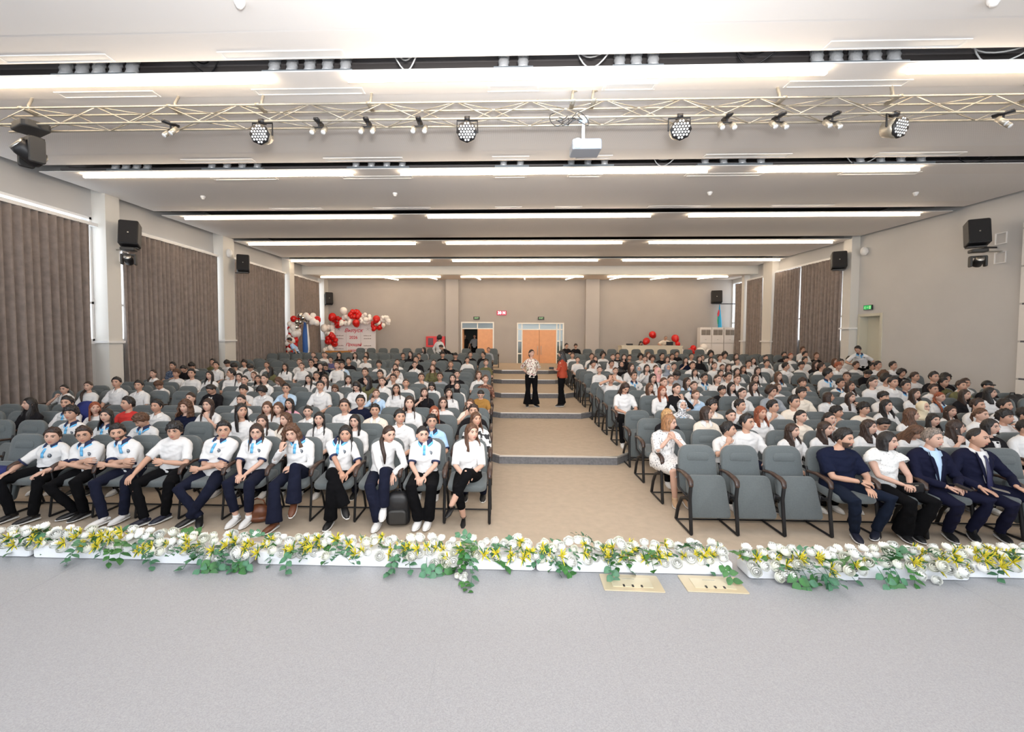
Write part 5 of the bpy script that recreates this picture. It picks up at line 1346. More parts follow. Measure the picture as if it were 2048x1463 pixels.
def torso(g, s, d=0., z0=-.03, upto=1., cap_neck=False):
    pel, ch, nk, side = s['pel'], s['chest'], s['neck'], s['side']; f = s['f']; ft = s['fat']
    mid = pel.lerp(ch, .5)
    rows = [(pel + Vector((0, 0, z0)), .165, .12), (pel + Vector((0, 0, .06)), .16, .118), (pel.lerp(ch, .45), .128 if f else .145, .10), (pel.lerp(ch, .75), .138 if f else .155, .112 if f else .108), (ch, .15 if f else .168, .112 if f else .108),
            (ch.lerp(nk, .45), .148 if f else .168, .098), (ch.lerp(nk, .70), .120 if f else .138, .080), (ch.lerp(nk, .93), .08, .062)]
    rows += [(nk + Vector((0, 0, .02)), .050, .050)] if not cap_neck else [(nk + Vector((0, .004, .012)), .052, .050)]
    n = 20; R = []
    for c, rx, ry in rows:
        rx, ry = (rx * ft + d), (ry * (ft if ft > 1 else 1) + d); fw = side.cross(Vector((0, 0, 1)))
        R.append([c + side * rx * cos(2 * pi * j / n) * (1 if abs(cos(2 * pi * j / n)) < .5 else .97) + fw * ry * sin(2 * pi * j / n) for j in range(n)])
    rings(g, R)
def limb(g, a, b, c, r, n=12, m=None):
    m1 = a.lerp(b, .5); m2 = b.lerp(c, .45)
    tube(g, [a, m1, b, m2, c], r, n)
def wrinkle(g, amp, sc=(9, 9, 17)):
    g.v = [(x, y + amp * noise.noise(Vector((x * sc[0], y * sc[1], z * sc[2]))) + amp * .5 * noise.noise(Vector((x * sc[0] * 2.3 + 5, y * sc[1] * 2, z * sc[2] * 2.1))), z + amp * .4 * noise.noise(Vector((x * 11, y * 11, z * 9)))) for x, y, z in g.v]
    return g
def body_geo(s, lod):
    g = G(); k = .88 if s['f'] else 1.
    torso(g, s)
    for i in (0, 1):
        a, b, c = s['arm'][i]; limb(g, a, b, c, [.052 * k * s['fat'], .046 * k * s['fat'], .038 * k, .036 * k, .025 * k])
        a, b, c = s['leg'][i]; limb(g, a, b, c, [.085, .075, .054, .05, .033])
    hm = s['hm']; hc = Vector(s['head']); nk = s['neck']
    for q in s['shp']: tube(g, [nk + Vector((0, .01, .0)), nk.lerp(q, .5) + Vector((0, .01, .008)), q], [.042 * k, .042 * k, .048 * k * s['fat']], 10)
    base = hm @ Vector((0, .022, -.075))
    tube(g, [nk + Vector((0, .0, -.05)), nk + Vector((0, 0, .01)), nk.lerp(base, .6), base], [.064 * k, .052 * k, .047 * k, .047 * k], 14)
    r = remesh(g, (.011, .015, .024)[lod], (5, 4, 2)[lod])
    r.m = [0] * len(r.f)
    r.join(HEADG[lod], hm)
    for i in (0, 1):
        w = s['arm'][i][2]; e = s['arm'][i][1]; d = Vector(s['hd'][i]).normalized(); nrm = Vector(s['hn'][i]); nrm = (nrm - d * nrm.dot(d)).normalized(); y = nrm.cross(d)
        # thumb towards the body's middle: flip for the right-hand side of the picture
        fl = 1 if i == 1 else -1
        mt = Matrix(((d.x, y.x * fl, nrm.x, w.x), (d.y, y.y * fl, nrm.y, w.y), (d.z, y.z * fl, nrm.z, w.z), (0, 0, 0, 1)))
        mt = mt @ Matrix.Scale(.92 if s['f'] else 1., 4)
        r.join(HANDS[(0 if lod == 0 else 1, s['cu'][i])], mt)
    return r
def shirt_geo(s, lod, style='short', len_=.10):
    g = G(); k = .88 if s['f'] else 1.; d = .015 if style != 'jacket' else .024
    torso(g, s, d, -.05 if style != 'tunic' else -.12, cap_neck=True)
    for q in s['shp']: tube(g, [s['neck'] + Vector((0, .012, -.012)), s['neck'].lerp(q, .5) + Vector((0, .01, .010)), q], [.052 * k, .044 * k + d * .8, .050 * k * s['fat'] + d * .6], 12)
    for i in (0, 1):
        a, b, c = s['arm'][i]
        if style == 'short': tube(g, [a, a.lerp(b, .45), a.lerp(b, .82)], [.058 * k * s['fat'], .060 * k * s['fat'], .061 * k * s['fat']], 12, round_end=False)
        elif style == 'cap': tube(g, [a, a.lerp(b, .35)], [.066 * k, .066 * k], 12, round_end=False)
        elif style == 'elbow': tube(g, [a, a.lerp(b, .5), b], [.058 * k, .061 * k, .063 * k], 12, round_end=False)
        else:
            q = c.lerp(b, .05)
            tube(g, [a, a.lerp(b, .5), b, b.lerp(c, .5), q], [(.060 if style != 'jacket' else .066) * k, .058 * k, .053 * k, .048 * k, .040 * k], 12, round_end=False)
    return wrinkle(remesh(g, (.011, .015, .024)[lod], (3, 2, 1)[lod]), .014 if lod < 2 else 0)
def trouser_geo(s, lod, flare=0., short=0.):
    g = G(); k = 1.
    pel = s['pel']; side = s['side']; fw = side.cross(Vector((0, 0, 1)))
    R = [[pel + Vector((0, 0, z)) + side * rx * cos(2 * pi * j / 16) + fw * ry * sin(2 * pi * j / 16) for j in range(16)] for z, rx, ry in ((-.055, .15, .115), (-.02, .178, .134), (.05, .172, .130), (.09, .165, .126))]
    rings(g, R)
    for i in (0, 1):
        a, b, c = s['leg'][i]; e = c.lerp(b, short) + (c - b).normalized() * (.01 if not short else 0)
        tube(g, [a, a.lerp(b, .5), b, b.lerp(e, .5), e], [.100, .088, .068, .060 + flare * .4, .052 + flare], 14, round_end=False)
    return wrinkle(remesh(g, (.011, .015, .024)[lod], (4, 3, 2)[lod]), .012 if lod < 2 else 0, (12, 7, 12))
def shoe_geo(s, i, lod, kind='shoe'):
    g = G(); a = s['leg'][i][2]; t = Vector(s['to'][i]).normalized(); up = Vector((0, 0, 1)); up = (up - t * up.dot(t)).normalized(); sd = t.cross(up)
    def pt(l, h): return a + t * l + up * h
    if kind == 'heel':
        tube(g, [pt(-.035, -.055), pt(.02, -.055), pt(.08, -.068), pt(.13, -.07)], [.022, .028, .034, .018], 10, 0, .55, sd)
        tube(g, [pt(-.035, -.055), pt(-.04, -.085)], .008, 6); tube(g, [a + t * .03 * cos(q) + sd * .034 * sin(q) + up * .0 for q in [2 * pi * j / 12 for j in range(13)]], .004, 5, 0, round_end=False)
        return g
    tube(g, [pt(-.045, -.035), pt(0, -.030), pt(.05, -.040), pt(.095, -.05), pt(.140, -.056), pt(.165, -.060)], [.030, .040, .042, .045, .040, .028], 12, 0, .72, sd)
    tube(g, [pt(-.0, .02), pt(.0, -.03)], [.040, .042], 10, 0, round_end=False)
    tube(g, [pt(-.05, -.072), pt(.0, -.072), pt(.09, -.072), pt(.145, -.072), pt(.175, -.070)], [.028, .036, .047, .043, .028], 12, 1, .30, sd)
    return g
def collar_geo(s, m0=0, m1=1, spread=.075):
    g = G(); nk = s['neck']; side = s['side']; fw = side.cross(Vector((0, 0, 1)))
    prof = ((.054, .050, 0), (.064, .052, 0), (.078, .036, 0), (.094, .014, 0), (.102, .004, 1), (.104, -.006, 1)); n = 25; vs = []
    for r0, dz, m in prof:
        for q in range(n):
            front = (q / (n - 1) - .5) * 2; ang = rad(-90 + front * 158); drop = (.055 if r0 > .07 else .03) * abs(front) ** 5; k = 1.12 if sin(ang) > 0 else .95
            vs.append(nk + side * r0 * cos(ang) + fw * r0 * sin(ang) * k + Vector((0, 0, dz - drop)))
    N = len(vs); vs = vs + [v + Vector((0, 0, -.008)) for v in vs]; fs = []; ms = []
    for i in range(len(prof) - 1):
        for q in range(n - 1):
            a_ = i * n + q; fs += [(a_, a_ + 1, a_ + n + 1, a_ + n), (N + a_ + n, N + a_ + n + 1, N + a_ + 1, N + a_)]; ms += [prof[i + 1][2]] * 2
    L = len(prof) - 1
    for q in range(n - 1): fs += [(q, q + N, q + 1 + N, q + 1), (L * n + q, L * n + q + 1, L * n + q + 1 + N, L * n + q + N)]; ms += [0, 1]
    for i in range(L):
        for q in (0, n - 1): a_ = i * n + q; fs.append((a_, a_ + n, a_ + n + N, a_ + N)); ms.append(prof[i + 1][2])
    g.add(vs, fs, ms)
    return g
def front_pt(s, dx, dz, d=.02):
    """point on the chest front: dx sideways, dz under the neck"""
    nk, ch, side = s['neck'], s['chest'], s['side']; fw = side.cross(Vector((0, 0, 1)))
    if fw.y > 0: fw = -fw
    t = min(1, dz / max(.01, (nk - ch).length)); c = nk.lerp(ch, t) if dz < (nk - ch).length else ch + (Vector(s['pel']) - ch).normalized() * (dz - (nk - ch).length)
    ry = .062 + (.112 - .062) * min(1, t * 1.15); rx = .165
    return c + side * dx + fw * ((ry * s['fat'] if s['fat'] > 1 else ry) * sqrt(max(.05, 1 - (dx / rx) ** 2)) + d)
# ------------------------------------------------------------------ people: assembly
CACHE = {}
def setmats(o, mats):
    for i, m in enumerate(mats):
        if m is not None and i < len(o.material_slots): o.material_slots[i].link = 'OBJECT'; o.material_slots[i].material = m
def cached(key, fn, name, mats):
    if key not in CACHE: CACHE[key] = fn().mesh(name, mats)
    return CACHE[key]
BODYM = [SKIN[0], M['eyewhite'], M['iris'], HAIR['k'], M['lip']]
def dress(loc, rz, label, s, key, lod, hair, hc, top, tstyle, legs, shoe, skin=0, glasses=0, uniform=0, flare=0., short=0., seed=0, shoekind='shoe', group=None, scale=None, name='person'):
    """one person: the body is the thing, hair and clothing its parts"""
    o = obj('person', cached(('b', key, lod), lambda: body_geo(s, lod), 'person', BODYM))
    setmats(o, [SKIN[skin], None, None, HAIR[hc] if hc in 'kdbrg' else HAIR['b'] if hc == 'y' else HAIR['d'], None])
    o.location = loc; o.rotation_euler = (0, 0, rz)
    if scale: o.scale = scale
    tag(o, label, 'person', group)
    if hair:
        h = obj({'h': 'headscarf', 'a': 'cap'}.get(hair, 'hair'), hair_mesh(hair, min(lod, 1), seed), o, s['hm']); setmats(h, [HAIR[hc]])
    t = obj('jacket' if tstyle == 'jacket' else 'top', cached(('t', key, lod, tstyle), lambda: shirt_geo(s, lod, tstyle), 'top', [CL['w']]), o); setmats(t, [top])
    if legs is not None:
        l = obj('trousers', cached(('l', key, lod, flare, short), lambda: trouser_geo(s, lod, flare, short), 'trousers', [CL['K']]), o); setmats(l, [legs])
    for i in (0, 1):
        f = obj('shoe', cached(('f', key, i, shoekind, lod > 0), lambda: shoe_geo(s, i, lod, shoekind), 'shoe', [SHOE['w'], SHOE['sole']]), o); setmats(f, [shoe])
    if glasses and lod < 2: obj('spectacles', GLASSES, o, s['hm'])
    if uniform and lod < 2:
        c = obj('collar', cached(('c', key), lambda: collar_geo(s), 'collar', [ACC['navy'], ACC['sky']]), o)
        def plk():
            g = G()
            for a, b in ((.03, .09), (.09, .15)):
                P4 = [front_pt(s, -.016, a, .026), front_pt(s, .016, a, .026), front_pt(s, .016, b, .026), front_pt(s, -.016, b, .026)]
                g.add(P4 + [p + Vector((0, .012, 0)) for p in P4], [(0, 1, 2, 3), (7, 6, 5, 4), (0, 4, 5, 1), (1, 5, 6, 2), (2, 6, 7, 3), (3, 7, 4, 0)])
            return g
        obj('placket', cached(('k', key), plk, 'placket', [ACC['sky']]), o)
        def bdg():
            g = G(); p = front_pt(s, .075, .125, .020); p += Vector((0, .010, 0)); tube(g, [p + Vector((0, .008, 0)), p - Vector((0, .004, 0))], .026, 16, 0, round_end=False)
            tube(g, [p - Vector((0, .004, 0)), p - Vector((0, .0055, 0))], .020, 16, 1, round_end=False); box(g, p - Vector((0, .0065, 0)), (.026, .002, .010), 0); return g
        obj('school_badge', cached(('g', key), bdg, 'school_badge', [ACC['badge'], CL['f']]), o)
    if uniform and tstyle in ('short',) and lod == 0:
        def cuffs(i):
            a, b, c = s['arm'][i]; k = .88 if s['f'] else 1.; g = G(); d = (b - a).normalized(); q = a.lerp(b, .80)
            tube(g, [q, q + d * .018], .0655 * k * s['fat'], 14, 0, round_end=False); return g
        for i in (0, 1): obj('sleeve_band', cached(('u', key, i), lambda: cuffs(i), 'sleeve_band', [ACC['navy']]), o)
    return o
HN = {'s': 'short', 'm': 'fringed', 'c': 'curly', 'C': 'big curly', 'l': 'long', 'b': 'chin-length', 't': 'tied-back', 'p': 'plaited'}
CN = {'k': 'black', 'd': 'dark', 'b': 'brown', 'r': 'auburn', 'y': 'blonde', 'g': 'grey'}
TN = {'w': 'white top', 'o': 'plain white polo', 'u': 'white school polo', 'k': 'black top', 'n': 'navy top', 'r': 'red t-shirt', 'm': 'mustard top', 'i': 'pink top', 'e': 'cream top', 'g': 'olive top', 'f': 'grey top',
      'b': 'light blue shirt', 'B': 'sky blue polo', 'v': 'violet shirt', 'x': 'brown patterned shirt', 'z': 'black and white blouse', 'q': 'checked shirt', 'j': 'black jacket', 'y': 'white top'}
GPP = 'seated audience in the auditorium rows'
def near_bucket(y):
    return min((-50, -22, 0, 14, 28, 52), key=lambda b: abs(b - y))
for n, (sd, r, k, dx, dz, hk, hc, tc_, yaw, fl) in enumerate(PPL):
    x, y, z = seat_pos(sd, r, k); hij = hk.startswith('h') and len(hk) > 1
    fem = hij or hk in 'lbtpC'
    lod = 0 if r <= 3 else 1 if r <= 9 else 2
    yb = near_bucket(yaw); par = n % 2
    arm = 'h' if 'h' in fl else 'H' if 'H' in fl else 'd' if 'd' in fl else ('x' if n % 5 == 0 and not fem else 'l')
    kw = dict(f=1 if fem else 0, yaw=yb, pitch=-4)
    if arm == 'h':
        sg = 1 if par else -1; i = 1 if par else 0
        wr = [(-.09, .02, .60), (.09, .02, .60)]; wr[i] = (sg * .075, .13, .915); hd = [(.35, -1, -.25), (-.35, -1, -.25)]; hd[i] = (-sg * .35, .1, 1); hn = [(0, 0, 1), (0, 0, 1)]; hn[i] = (sg * .3, -1, .2)
        cu = [.7, .7]; cu[i] = 1.15; kw.update(wr=wr, hd=hd, hn=hn, cu=cu, eh=[(-1, -.2, -1), (1, -.2, -1)], head=(0, .27, 1.10), neck=(0, .30, .95), chest=(0, .31, .83))
    elif arm == 'H':
        kw.update(wr=[(-.07, .16, 1.12), (.07, .16, 1.12)], hd=[(.3, .1, 1), (-.3, .1, 1)], hn=[(-.3, -1, 0), (.3, -1, 0)], eh=[(-1, -.6, .2), (1, -.6, .2)], cu=[.7, .7], pitch=10)
    elif arm == 'd': kw.update(pitch=34, head=(0, .24, 1.085), neck=(0, .30, .95), wr=[(-.05, -.02, .64), (.05, -.02, .64)], cu=[1.15, 1.15]); yb = kw['yaw'] = near_bucket(yaw)
    elif arm == 'x': kw.update(wr=[(.07, .13, .74), (-.07, .09, .70)], hd=[(1, -.1, .15), (-1, -.1, .05)], hn=[(0, -1, .2), (0, -1, .3)], eh=[(-1, .1, -1), (1, .1, -1)])
    key = (arm, yb, kw['f'], par if arm == 'h' else 0)
    s = skeleton(P(**kw))
    long_ = tc_ in 'jkgxv' and n % 2
    ts = 'jacket' if tc_ == 'j' else 'long' if long_ or (fem and n % 3 == 0) else 'short'
    top = CL['k'] if tc_ == 'j' else CL[{'o': 'w', 'u': 'w', 'y': 'w'}.get(tc_, tc_)]
    if hij: hd_desc = '%s headscarf' % {'k': 'black', 'b': 'grey-blue', 'i': 'pink', 'g': 'grey', 'w': 'black and white', 'c': 'cream'}[hk[1]]; hcc = {'k': 'k', 'b': 'B', 'i': 'i', 'g': 'G', 'w': 'w', 'c': 'c'}[hk[1]]; hkk = 'h'
    elif hk == 'a': hd_desc = 'cap'; hcc = 'G'; hkk = 'a'
    else: hd_desc = '%s %s hair' % (HN[hk], CN[hc]); hcc = hc; hkk = hk
    kcount = ORD[k]
    lab = 'person, %s, %s; %s from aisle, %s row, %s block' % (hd_desc, TN[tc_], kcount, 'rearmost' if r == 17 else ORD[r], 'left' if sd == 'L' else 'right')
    if len(lab.split()) > 16: lab = lab.replace('black and white', 'patterned').replace('person, ', 'person ')
    sc_ = 1 + dz / 1.12
    o = dress((x + dx, y, z), 0, lab, s, key, lod, hkk, hcc, top, ts, CL['N'] if n % 3 == 0 else CL['K'], SHOE['w' if n % 3 else 'k'], skin=(1 if fem else 0) if n % 7 else 2, glasses='g' in fl,
              uniform=1 if tc_ in 'uyB' else 0, seed=n, group=GPP, scale=(sc_ ** .5, sc_ ** .5, sc_))
    if lod < 2 and (tc_ == 'o' or (tc_ in 'web' and n % 2 == 0)) and not hij:
        obj('collar', cached(('cw', key), lambda: collar_geo(s), 'collar', [ACC['whitec'], ACC['whitec']]), o)
    if tc_ == 'j' and lod < 2:
        def vf():
            g = G(); L = [front_pt(s, -q, a, .032) for a, q in ((.03, .045), (.09, .035), (.16, .02), (.22, .006))]; R_ = [front_pt(s, q, a, .032) for a, q in ((.03, .045), (.09, .035), (.16, .02), (.22, .006))]
            P8 = L + R_; B8 = [p + Vector((0, .02, 0)) for p in P8]
            g.add(P8 + B8, [(0, 4, 5, 1), (1, 5, 6, 2), (2, 6, 7, 3), (0, 1, 9, 8), (4, 12, 13, 5), (1, 2, 10, 9), (2, 3, 11, 10), (5, 13, 14, 6), (6, 14, 15, 7), (0, 8, 12, 4)]); return g
        obj('shirt_front', cached(('v', key), vf, 'shirt_front', [CL['w']]), o)

# the front row, each posed on its own -------------------------------
GF = 'people seated in the front row'
def front(side_, k, label, hair, hc, top, tstyle, legs, shoe, seed=0, **kw):
    x, y, z = seat_pos(side_, 0, k) if not isinstance(side_, tuple) else side_
    d = {q: kw.pop(q) for q in ('skin', 'glasses', 'uniform', 'flare', 'short', 'shoekind') if q in kw}
    s = skeleton(P(**kw))
    return dress((x, y, z), 0, label, s, ('front', side_, k), 0, hair, hc, top, tstyle, legs, shoe, seed=seed, group=GF, **d), s
def arms_crossed(cx, cz): return dict(wr=[(cx + .10, .08, cz + .03), (cx - .10, .05, cz - .01)], hd=[(1, -.15, .1), (-1, -.1, .05)], hn=[(0, -1, .3), (0, -1, .2)], eh=[(-1, -.05, -1), (1, -.05, -1)], cu=[.7, .7])
front('L', 0, 'person in white top with cropped black trousers and black heels, at the aisle', 'l', 'b', CL['w'], 'elbow', CL['K'], SHOE['k'], 0, f=1, head=(.04, .30, 1.08), yaw=32, pitch=-3,
      wr=[(-.03, .0, .60), (.04, .0, .62)], an=[(-.04, .0, .10), (-.17, -.17, .30)], kh=[(-.1, -.8, .6), (.2, -.6, 1)], to=[(0, -1, -.25), (-.5, -.9, -.35)], short=.32, shoekind='heel', skin=1)
front('L', 1, 'person in school polo and spectacles with black trousers and white shoes, hands clasped', 't', 'k', CL['w'], 'short', CL['K'], SHOE['w'], 1, f=1, head=(-.04, .30, 1.04), yaw=25, pitch=-3, glasses=1, uniform=1, skin=1,
      wr=[(-.04, .0, .585), (.03, .0, .585)], an=[(-.02, -.08, .10), (.10, -.07, .10)], kh=[(-.2, -.8, .9), (.2, -.8, .9)], to=[(-.15, -1, -.05), (-.1, -1, -.05)], flare=.022)
front('L', 2, 'person in white long-sleeved blouse with spectacles and a long ponytail', 'p', 'd', CL['w'], 'long', CL['N'], SHOE['w'], 2, f=1, head=(.09, .27, 1.05), neck=(.05, .31, .945), yaw=40, pitch=6, glasses=1, skin=1,
      wr=[(.09, -.03, .585), (.20, .0, .61)], hd=[(.15, -.8, -.6), (0, -.8, -.6)], cu=[.25, .25], an=[(.06, -.14, .10), (.12, -.13, .27)], kh=[(-.1, -.8, .8), (.1, -.6, 1)], to=[(-.1, -1, -.05), (.1, -1, -.4)], flare=.02)
front('L', 3, 'smiling person in school polo with long black hair and crossed legs in black trousers', 'l', 'k', CL['w'], 'short', CL['K'], SHOE['k'], 3, f=1, head=(.07, .30, 1.04), yaw=14, uniform=1, skin=2,
      wr=[(.12, .0, .63), (.18, .02, .60)], hd=[(.5, -.8, -.3), (-.4, -.8, -.3)], an=[(.20, -.13, .27), (.03, -.13, .10)], kh=[(-.1, -.6, 1), (0, -.8, .8)], to=[(.5, -.8, -.25), (-.05, -1, -.05)], flare=.03)
front('L', 4, 'person with big curly hair, hand at chin, navy wide trousers and brown shoes', 'C', 'b', CL['w'], 'long', CL['N'], SHOE['b'], 4, f=1, head=(-.07, .27, 1.04), yaw=12, roll=-8, glasses=1, uniform=1, skin=1,
      wr=[(-.13, .10, .87), (.04, .05, .66)], hd=[(.15, .1, 1), (-1, -.1, -.05)], hn=[(-.4, -1, 0), (0, -.6, 1)], cu=[1.15, .7], eh=[(-.6, -.4, -1), (1, .2, -1)], an=[(-.04, -.26, .10), (.14, -.13, .30)], kh=[(-.1, -.8, .8), (.1, -.6, 1)], to=[(-.3, -1, -.05), (.15, -1, -.5)], flare=.045)
front('L', 5, 'person in school polo with very long dark hair, spectacles and white sneakers', 'l', 'd', CL['w'], 'short', CL['N'], SHOE['w'], 5, f=1, head=(.01, .30, 1.05), yaw=18, glasses=1, uniform=1, skin=1,
      wr=[(-.04, .0, .585), (.02, .0, .58)], an=[(-.04, -.10, .10), (.12, -.10, .10)], kh=[(-.2, -.8, .9), (.2, -.8, .9)], to=[(-.1, -1, -.08), (-.05, -1, -.08)], short=.16)
front('L', 6, 'stout person in school polo and spectacles with folded arms and crossed ankles', 's', 'k', CL['w'], 'short', CL['N'], SHOE['k'], 6, head=(.13, .30, 1.075), neck=(.08, .325, .95), chest=(.04, .325, .83), yaw=28, glasses=1, uniform=1, fat=1.14,
      **dict(arms_crossed(.06, .64)), an=[(.08, -.13, .10), (-.02, -.16, .11)], kh=[(-.7, -.6, .6), (.7, -.6, .6)], to=[(.5, -.8, -.1), (-.5, -.9, -.15)])
front('L', 7, 'person in plain white polo and spectacles resting one hand on the knee', 'm', 'k', CL['w'], 'short', CL['K'], SHOE['n'], 7, head=(.05, .27, 1.06), neck=(.03, .31, .95), yaw=16, glasses=1, skin=0,
      wr=[(-.20, -.10, .60), (.07, .04, .72)], hd=[(0, -1, -.5), (-.9, -.3, .2)], hn=[(0, -.3, 1), (0, -1, .3)], an=[(.0, -.20, .10), (.15, -.05, .10)], kh=[(-.5, -.8, .8), (.5, -.8, .8)], to=[(-.6, -.8, -.05), (-.4, -.9, -.05)])
o, s8 = front('L', 8, 'bearded person in school polo with folded arms and white sneakers', 's', 'k', CL['w'], 'short', CL['N'], SHOE['w'], 8, head=(-.17, .28, 1.03), neck=(-.11, .315, .915), chest=(-.05, .32, .81), yaw=34, pitch=4, roll=-5, uniform=1,
      **dict(arms_crossed(-.03, .68)), an=[(.05, -.20, .10), (.20, -.08, .10)], kh=[(-.4, -.8, .9), (.5, -.8, .9)], to=[(-.45, -.9, -.08), (-.2, -1, -.05)])
front('L', 9, 'person in school polo and spectacles with folded arms and dark sneakers', 's', 'd', CL['w'], 'short', CL['K'], SHOE['k'], 9, head=(-.08, .29, .99), neck=(-.06, .32, .88), chest=(-.02, .32, .78), yaw=30, roll=-4, glasses=1, uniform=1,
      **dict(arms_crossed(.02, .68)), an=[(.06, .0, .10), (.20, -.02, .10)], kh=[(-.5, -.9, .7), (.2, -.9, .7)], to=[(-.6, -.8, -.05), (-.3, -1, -.05)])
front('L', 10, 'person in school polo, leftmost in the front row, hands resting on both thighs', 's', 'd', CL['w'], 'short', CL['K'], SHOE['k'], 10, head=(.04, .30, .965), neck=(.02, .33, .855), chest=(0, .325, .76), yaw=26, roll=4, uniform=1, skin=1,
      wr=[(-.17, -.04, .60), (.24, -.02, .60)], hd=[(-.2, -1, -.35), (-.1, -1, -.3)], cu=[.25, .25], an=[(-.08, -.13, .10), (.22, -.15, .10)], kh=[(-.5, -.8, .8), (.5, -.8, .8)], to=[(-.35, -1, -.05), (-.5, -.9, -.05)])
beard = G()
for i in range(9):
    pass
def beard_geo(full):
    g = G(); R = []; na = 22
    for i in range(5):
        e = rad(-68 + 13 * i * (1 if full else .8)); row = []
        for j in range(na):
            a = rad(-78 + 156 * j / (na - 1)); top = -.078 if abs(a) < .45 else -.03; p = head_pt((cos(e) * sin(a), -cos(e) * cos(a), sin(e)), .0022, True); row.append(p)
        R.append(row)
    n = na; vs = [p for r in R for p in r]; fs = []
    for i in range(4):
        for j in range(na - 1):
            c = (vs[i * n + j] + vs[(i + 1) * n + j + 1]) / 2
            if abs(c.x) < .026 and c.z > -.075: continue
            fs.append((i * n + j, i * n + j + 1, (i + 1) * n + j + 1, (i + 1) * n + j))
    g.add(vs, fs)
    tube(g, [(-.026, face_y(.026, -.041) , -.045), (0, face_y(0, -.04) - .001, -.0395), (.026, face_y(.026, -.041), -.045)], .0035, 6)
    return g
BEARD = beard_geo(1).mesh('beard', [mat('beard_stubble', (.09, .055, .04), .8)])
obj('beard', BEARD, o, s8['hm'])
q0, s0 = front('R', 3, 'bearded person in navy black polo shirt and dark jeans', 's', 'k', CL['n'], 'short', CL['jean'], SHOE['n'], 11, head=(.05, .29, 1.10), yaw=24, pitch=3, fat=1.2, sh=.178,
      wr=[(.04, .02, .66), (.10, -.02, .60)], hd=[(.9, -.4, 0), (-.3, -1, -.35)], hn=[(0, -.4, 1), (0, -.2, 1)], cu=[.7, .25], an=[(-.03, -.02, .10), (.26, .04, .10)], kh=[(-.3, -.9, .8), (.6, -.9, .8)], to=[(-.3, -1, -.04), (-.75, -.7, -.04)])
obj('beard', BEARD, q0, s0['hm'])
g = G(); tube(g, [s0['arm'][0][2] - Vector((.012, 0, 0)), s0['arm'][0][2] + Vector((.012, 0, 0))], .032, 12, round_end=False); gobj('wristwatch', g, M['black'], q0)
q1, s1 = front('R', 4, 'person in white dotted sleeveless blouse and wide black trousers, hands clasped', 'b', 'k', CL['dots'], 'cap', CL['K'], SHOE['k'], 12, f=1, head=(.03, .29, 1.07), yaw=26, skin=1, fat=1.05,
      wr=[(-.02, .0, .635), (.05, .0, .63)], cu=[1.15, 1.15], hd=[(.8, -.7, 0), (-.8, -.7, 0)], an=[(.0, .02, .10), (.14, .03, .10)], kh=[(-.1, -1, .8), (.4, -1, .8)], to=[(-.2, -1, -.05), (-.2, -1, -.05)], flare=.05)
g = G()
for i in (0, 1):
    a, b, c = s1['arm'][i]; R = []
    for t, rr_ in ((.0, .06), (.12, .075), (.26, .092), (.40, .088)):
        cc = a.lerp(b, t) + Vector((0, 0, .012)); d = (b - a).normalized(); u = d.orthogonal().normalized(); w = d.cross(u)
        R.append([cc + (u * cos(2 * pi * j / 24) + w * sin(2 * pi * j / 24)) * rr_ * (1 + .07 * sin(j * 2.6) * t * 2.5) for j in range(24)])
    rings(g, R, cap=False)
gobj('ruffled_sleeve', g, CL['dots'], q1)
def jacket_front(o, s, shirt_m, tie, wide=1.):
    g = G(); prof = [(-.022, .050), (.02, .054), (.07, .050), (.13, .042), (.19, .034), (.27, .02), (.34, .007)]
    L = [front_pt(s, -q * wide, a, .032 + .012 * (a < .03)) for a, q in prof]; C = [front_pt(s, 0, a, .042) for a, q in prof]; R_ = [front_pt(s, q * wide, a, .032 + .012 * (a < .03)) for a, q in prof]; n = len(prof)
    vs = L + C + R_ + [p + Vector((0, .03, 0)) for p in L + R_]; fs = []
    for i in range(n - 1): fs += [(i, n + i, n + i + 1, i + 1), (n + i, 2 * n + i, 2 * n + i + 1, n + i + 1), (i, i + 1, 3 * n + i + 1, 3 * n + i), (2 * n + i, 4 * n + i, 4 * n + i + 1, 2 * n + i + 1)]
    g.add(vs, fs); gobj('shirt_front', g, shirt_m, o)
    g = G()
    for sg in (-1, 1):
        tube(g, [front_pt(s, sg * .058, .0, .03), front_pt(s, sg * .060, .07, .036), front_pt(s, sg * .045, .17, .042), front_pt(s, sg * .012, .33, .040)], [.014, .022, .022, .010], 8, 0, .35, (1, 0, 0))
    gobj('lapel', g, CL['suit'], o)
    g = G()
    for sg in (-1, 1):
        nk = s['neck']; tube(g, [nk + Vector((sg * .058, .04, .040)), nk + Vector((sg * .060, -.02, .028)), nk + Vector((sg * .040, -.075, .0)), nk + Vector((sg * .030, -.095, -.030))], [.012, .017, .018, .008], 8, 0, .45)
    gobj('collar', g, shirt_m, o)
    if tie:
        g = G(); tube(g, [front_pt(s, 0, .03, .048), front_pt(s, 0, .06, .052), front_pt(s, 0, .2, .056), front_pt(s, .01, .36, .052), front_pt(s, .015, .42, .045)], [.018, .016, .027, .036, .012], 8, 0, .25, (1, 0, 0)); gobj('necktie', g, TIE, o)
q2, s2 = front('R', 5, 'person in navy blazer over open light blue shirt, holding a phone', 's', 'g', CL['suit'], 'jacket', CL['suit'], SHOE['k'], 13, head=(.03, .30, 1.11), yaw=14, skin=1, sh=.175, fat=1.05,
      wr=[(-.07, .0, .62), (.05, .0, .63)], hd=[(.7, -.7, -.1), (-.6, -.8, -.1)], cu=[.7, 1.15], an=[(.0, .05, .10), (.28, .06, .10)], kh=[(-.2, -1, .8), (.5, -1, .8)], to=[(-.3, -1, -.05), (-.5, -1, -.05)])
jacket_front(q2, s2, CL['b'], False, 1.25)
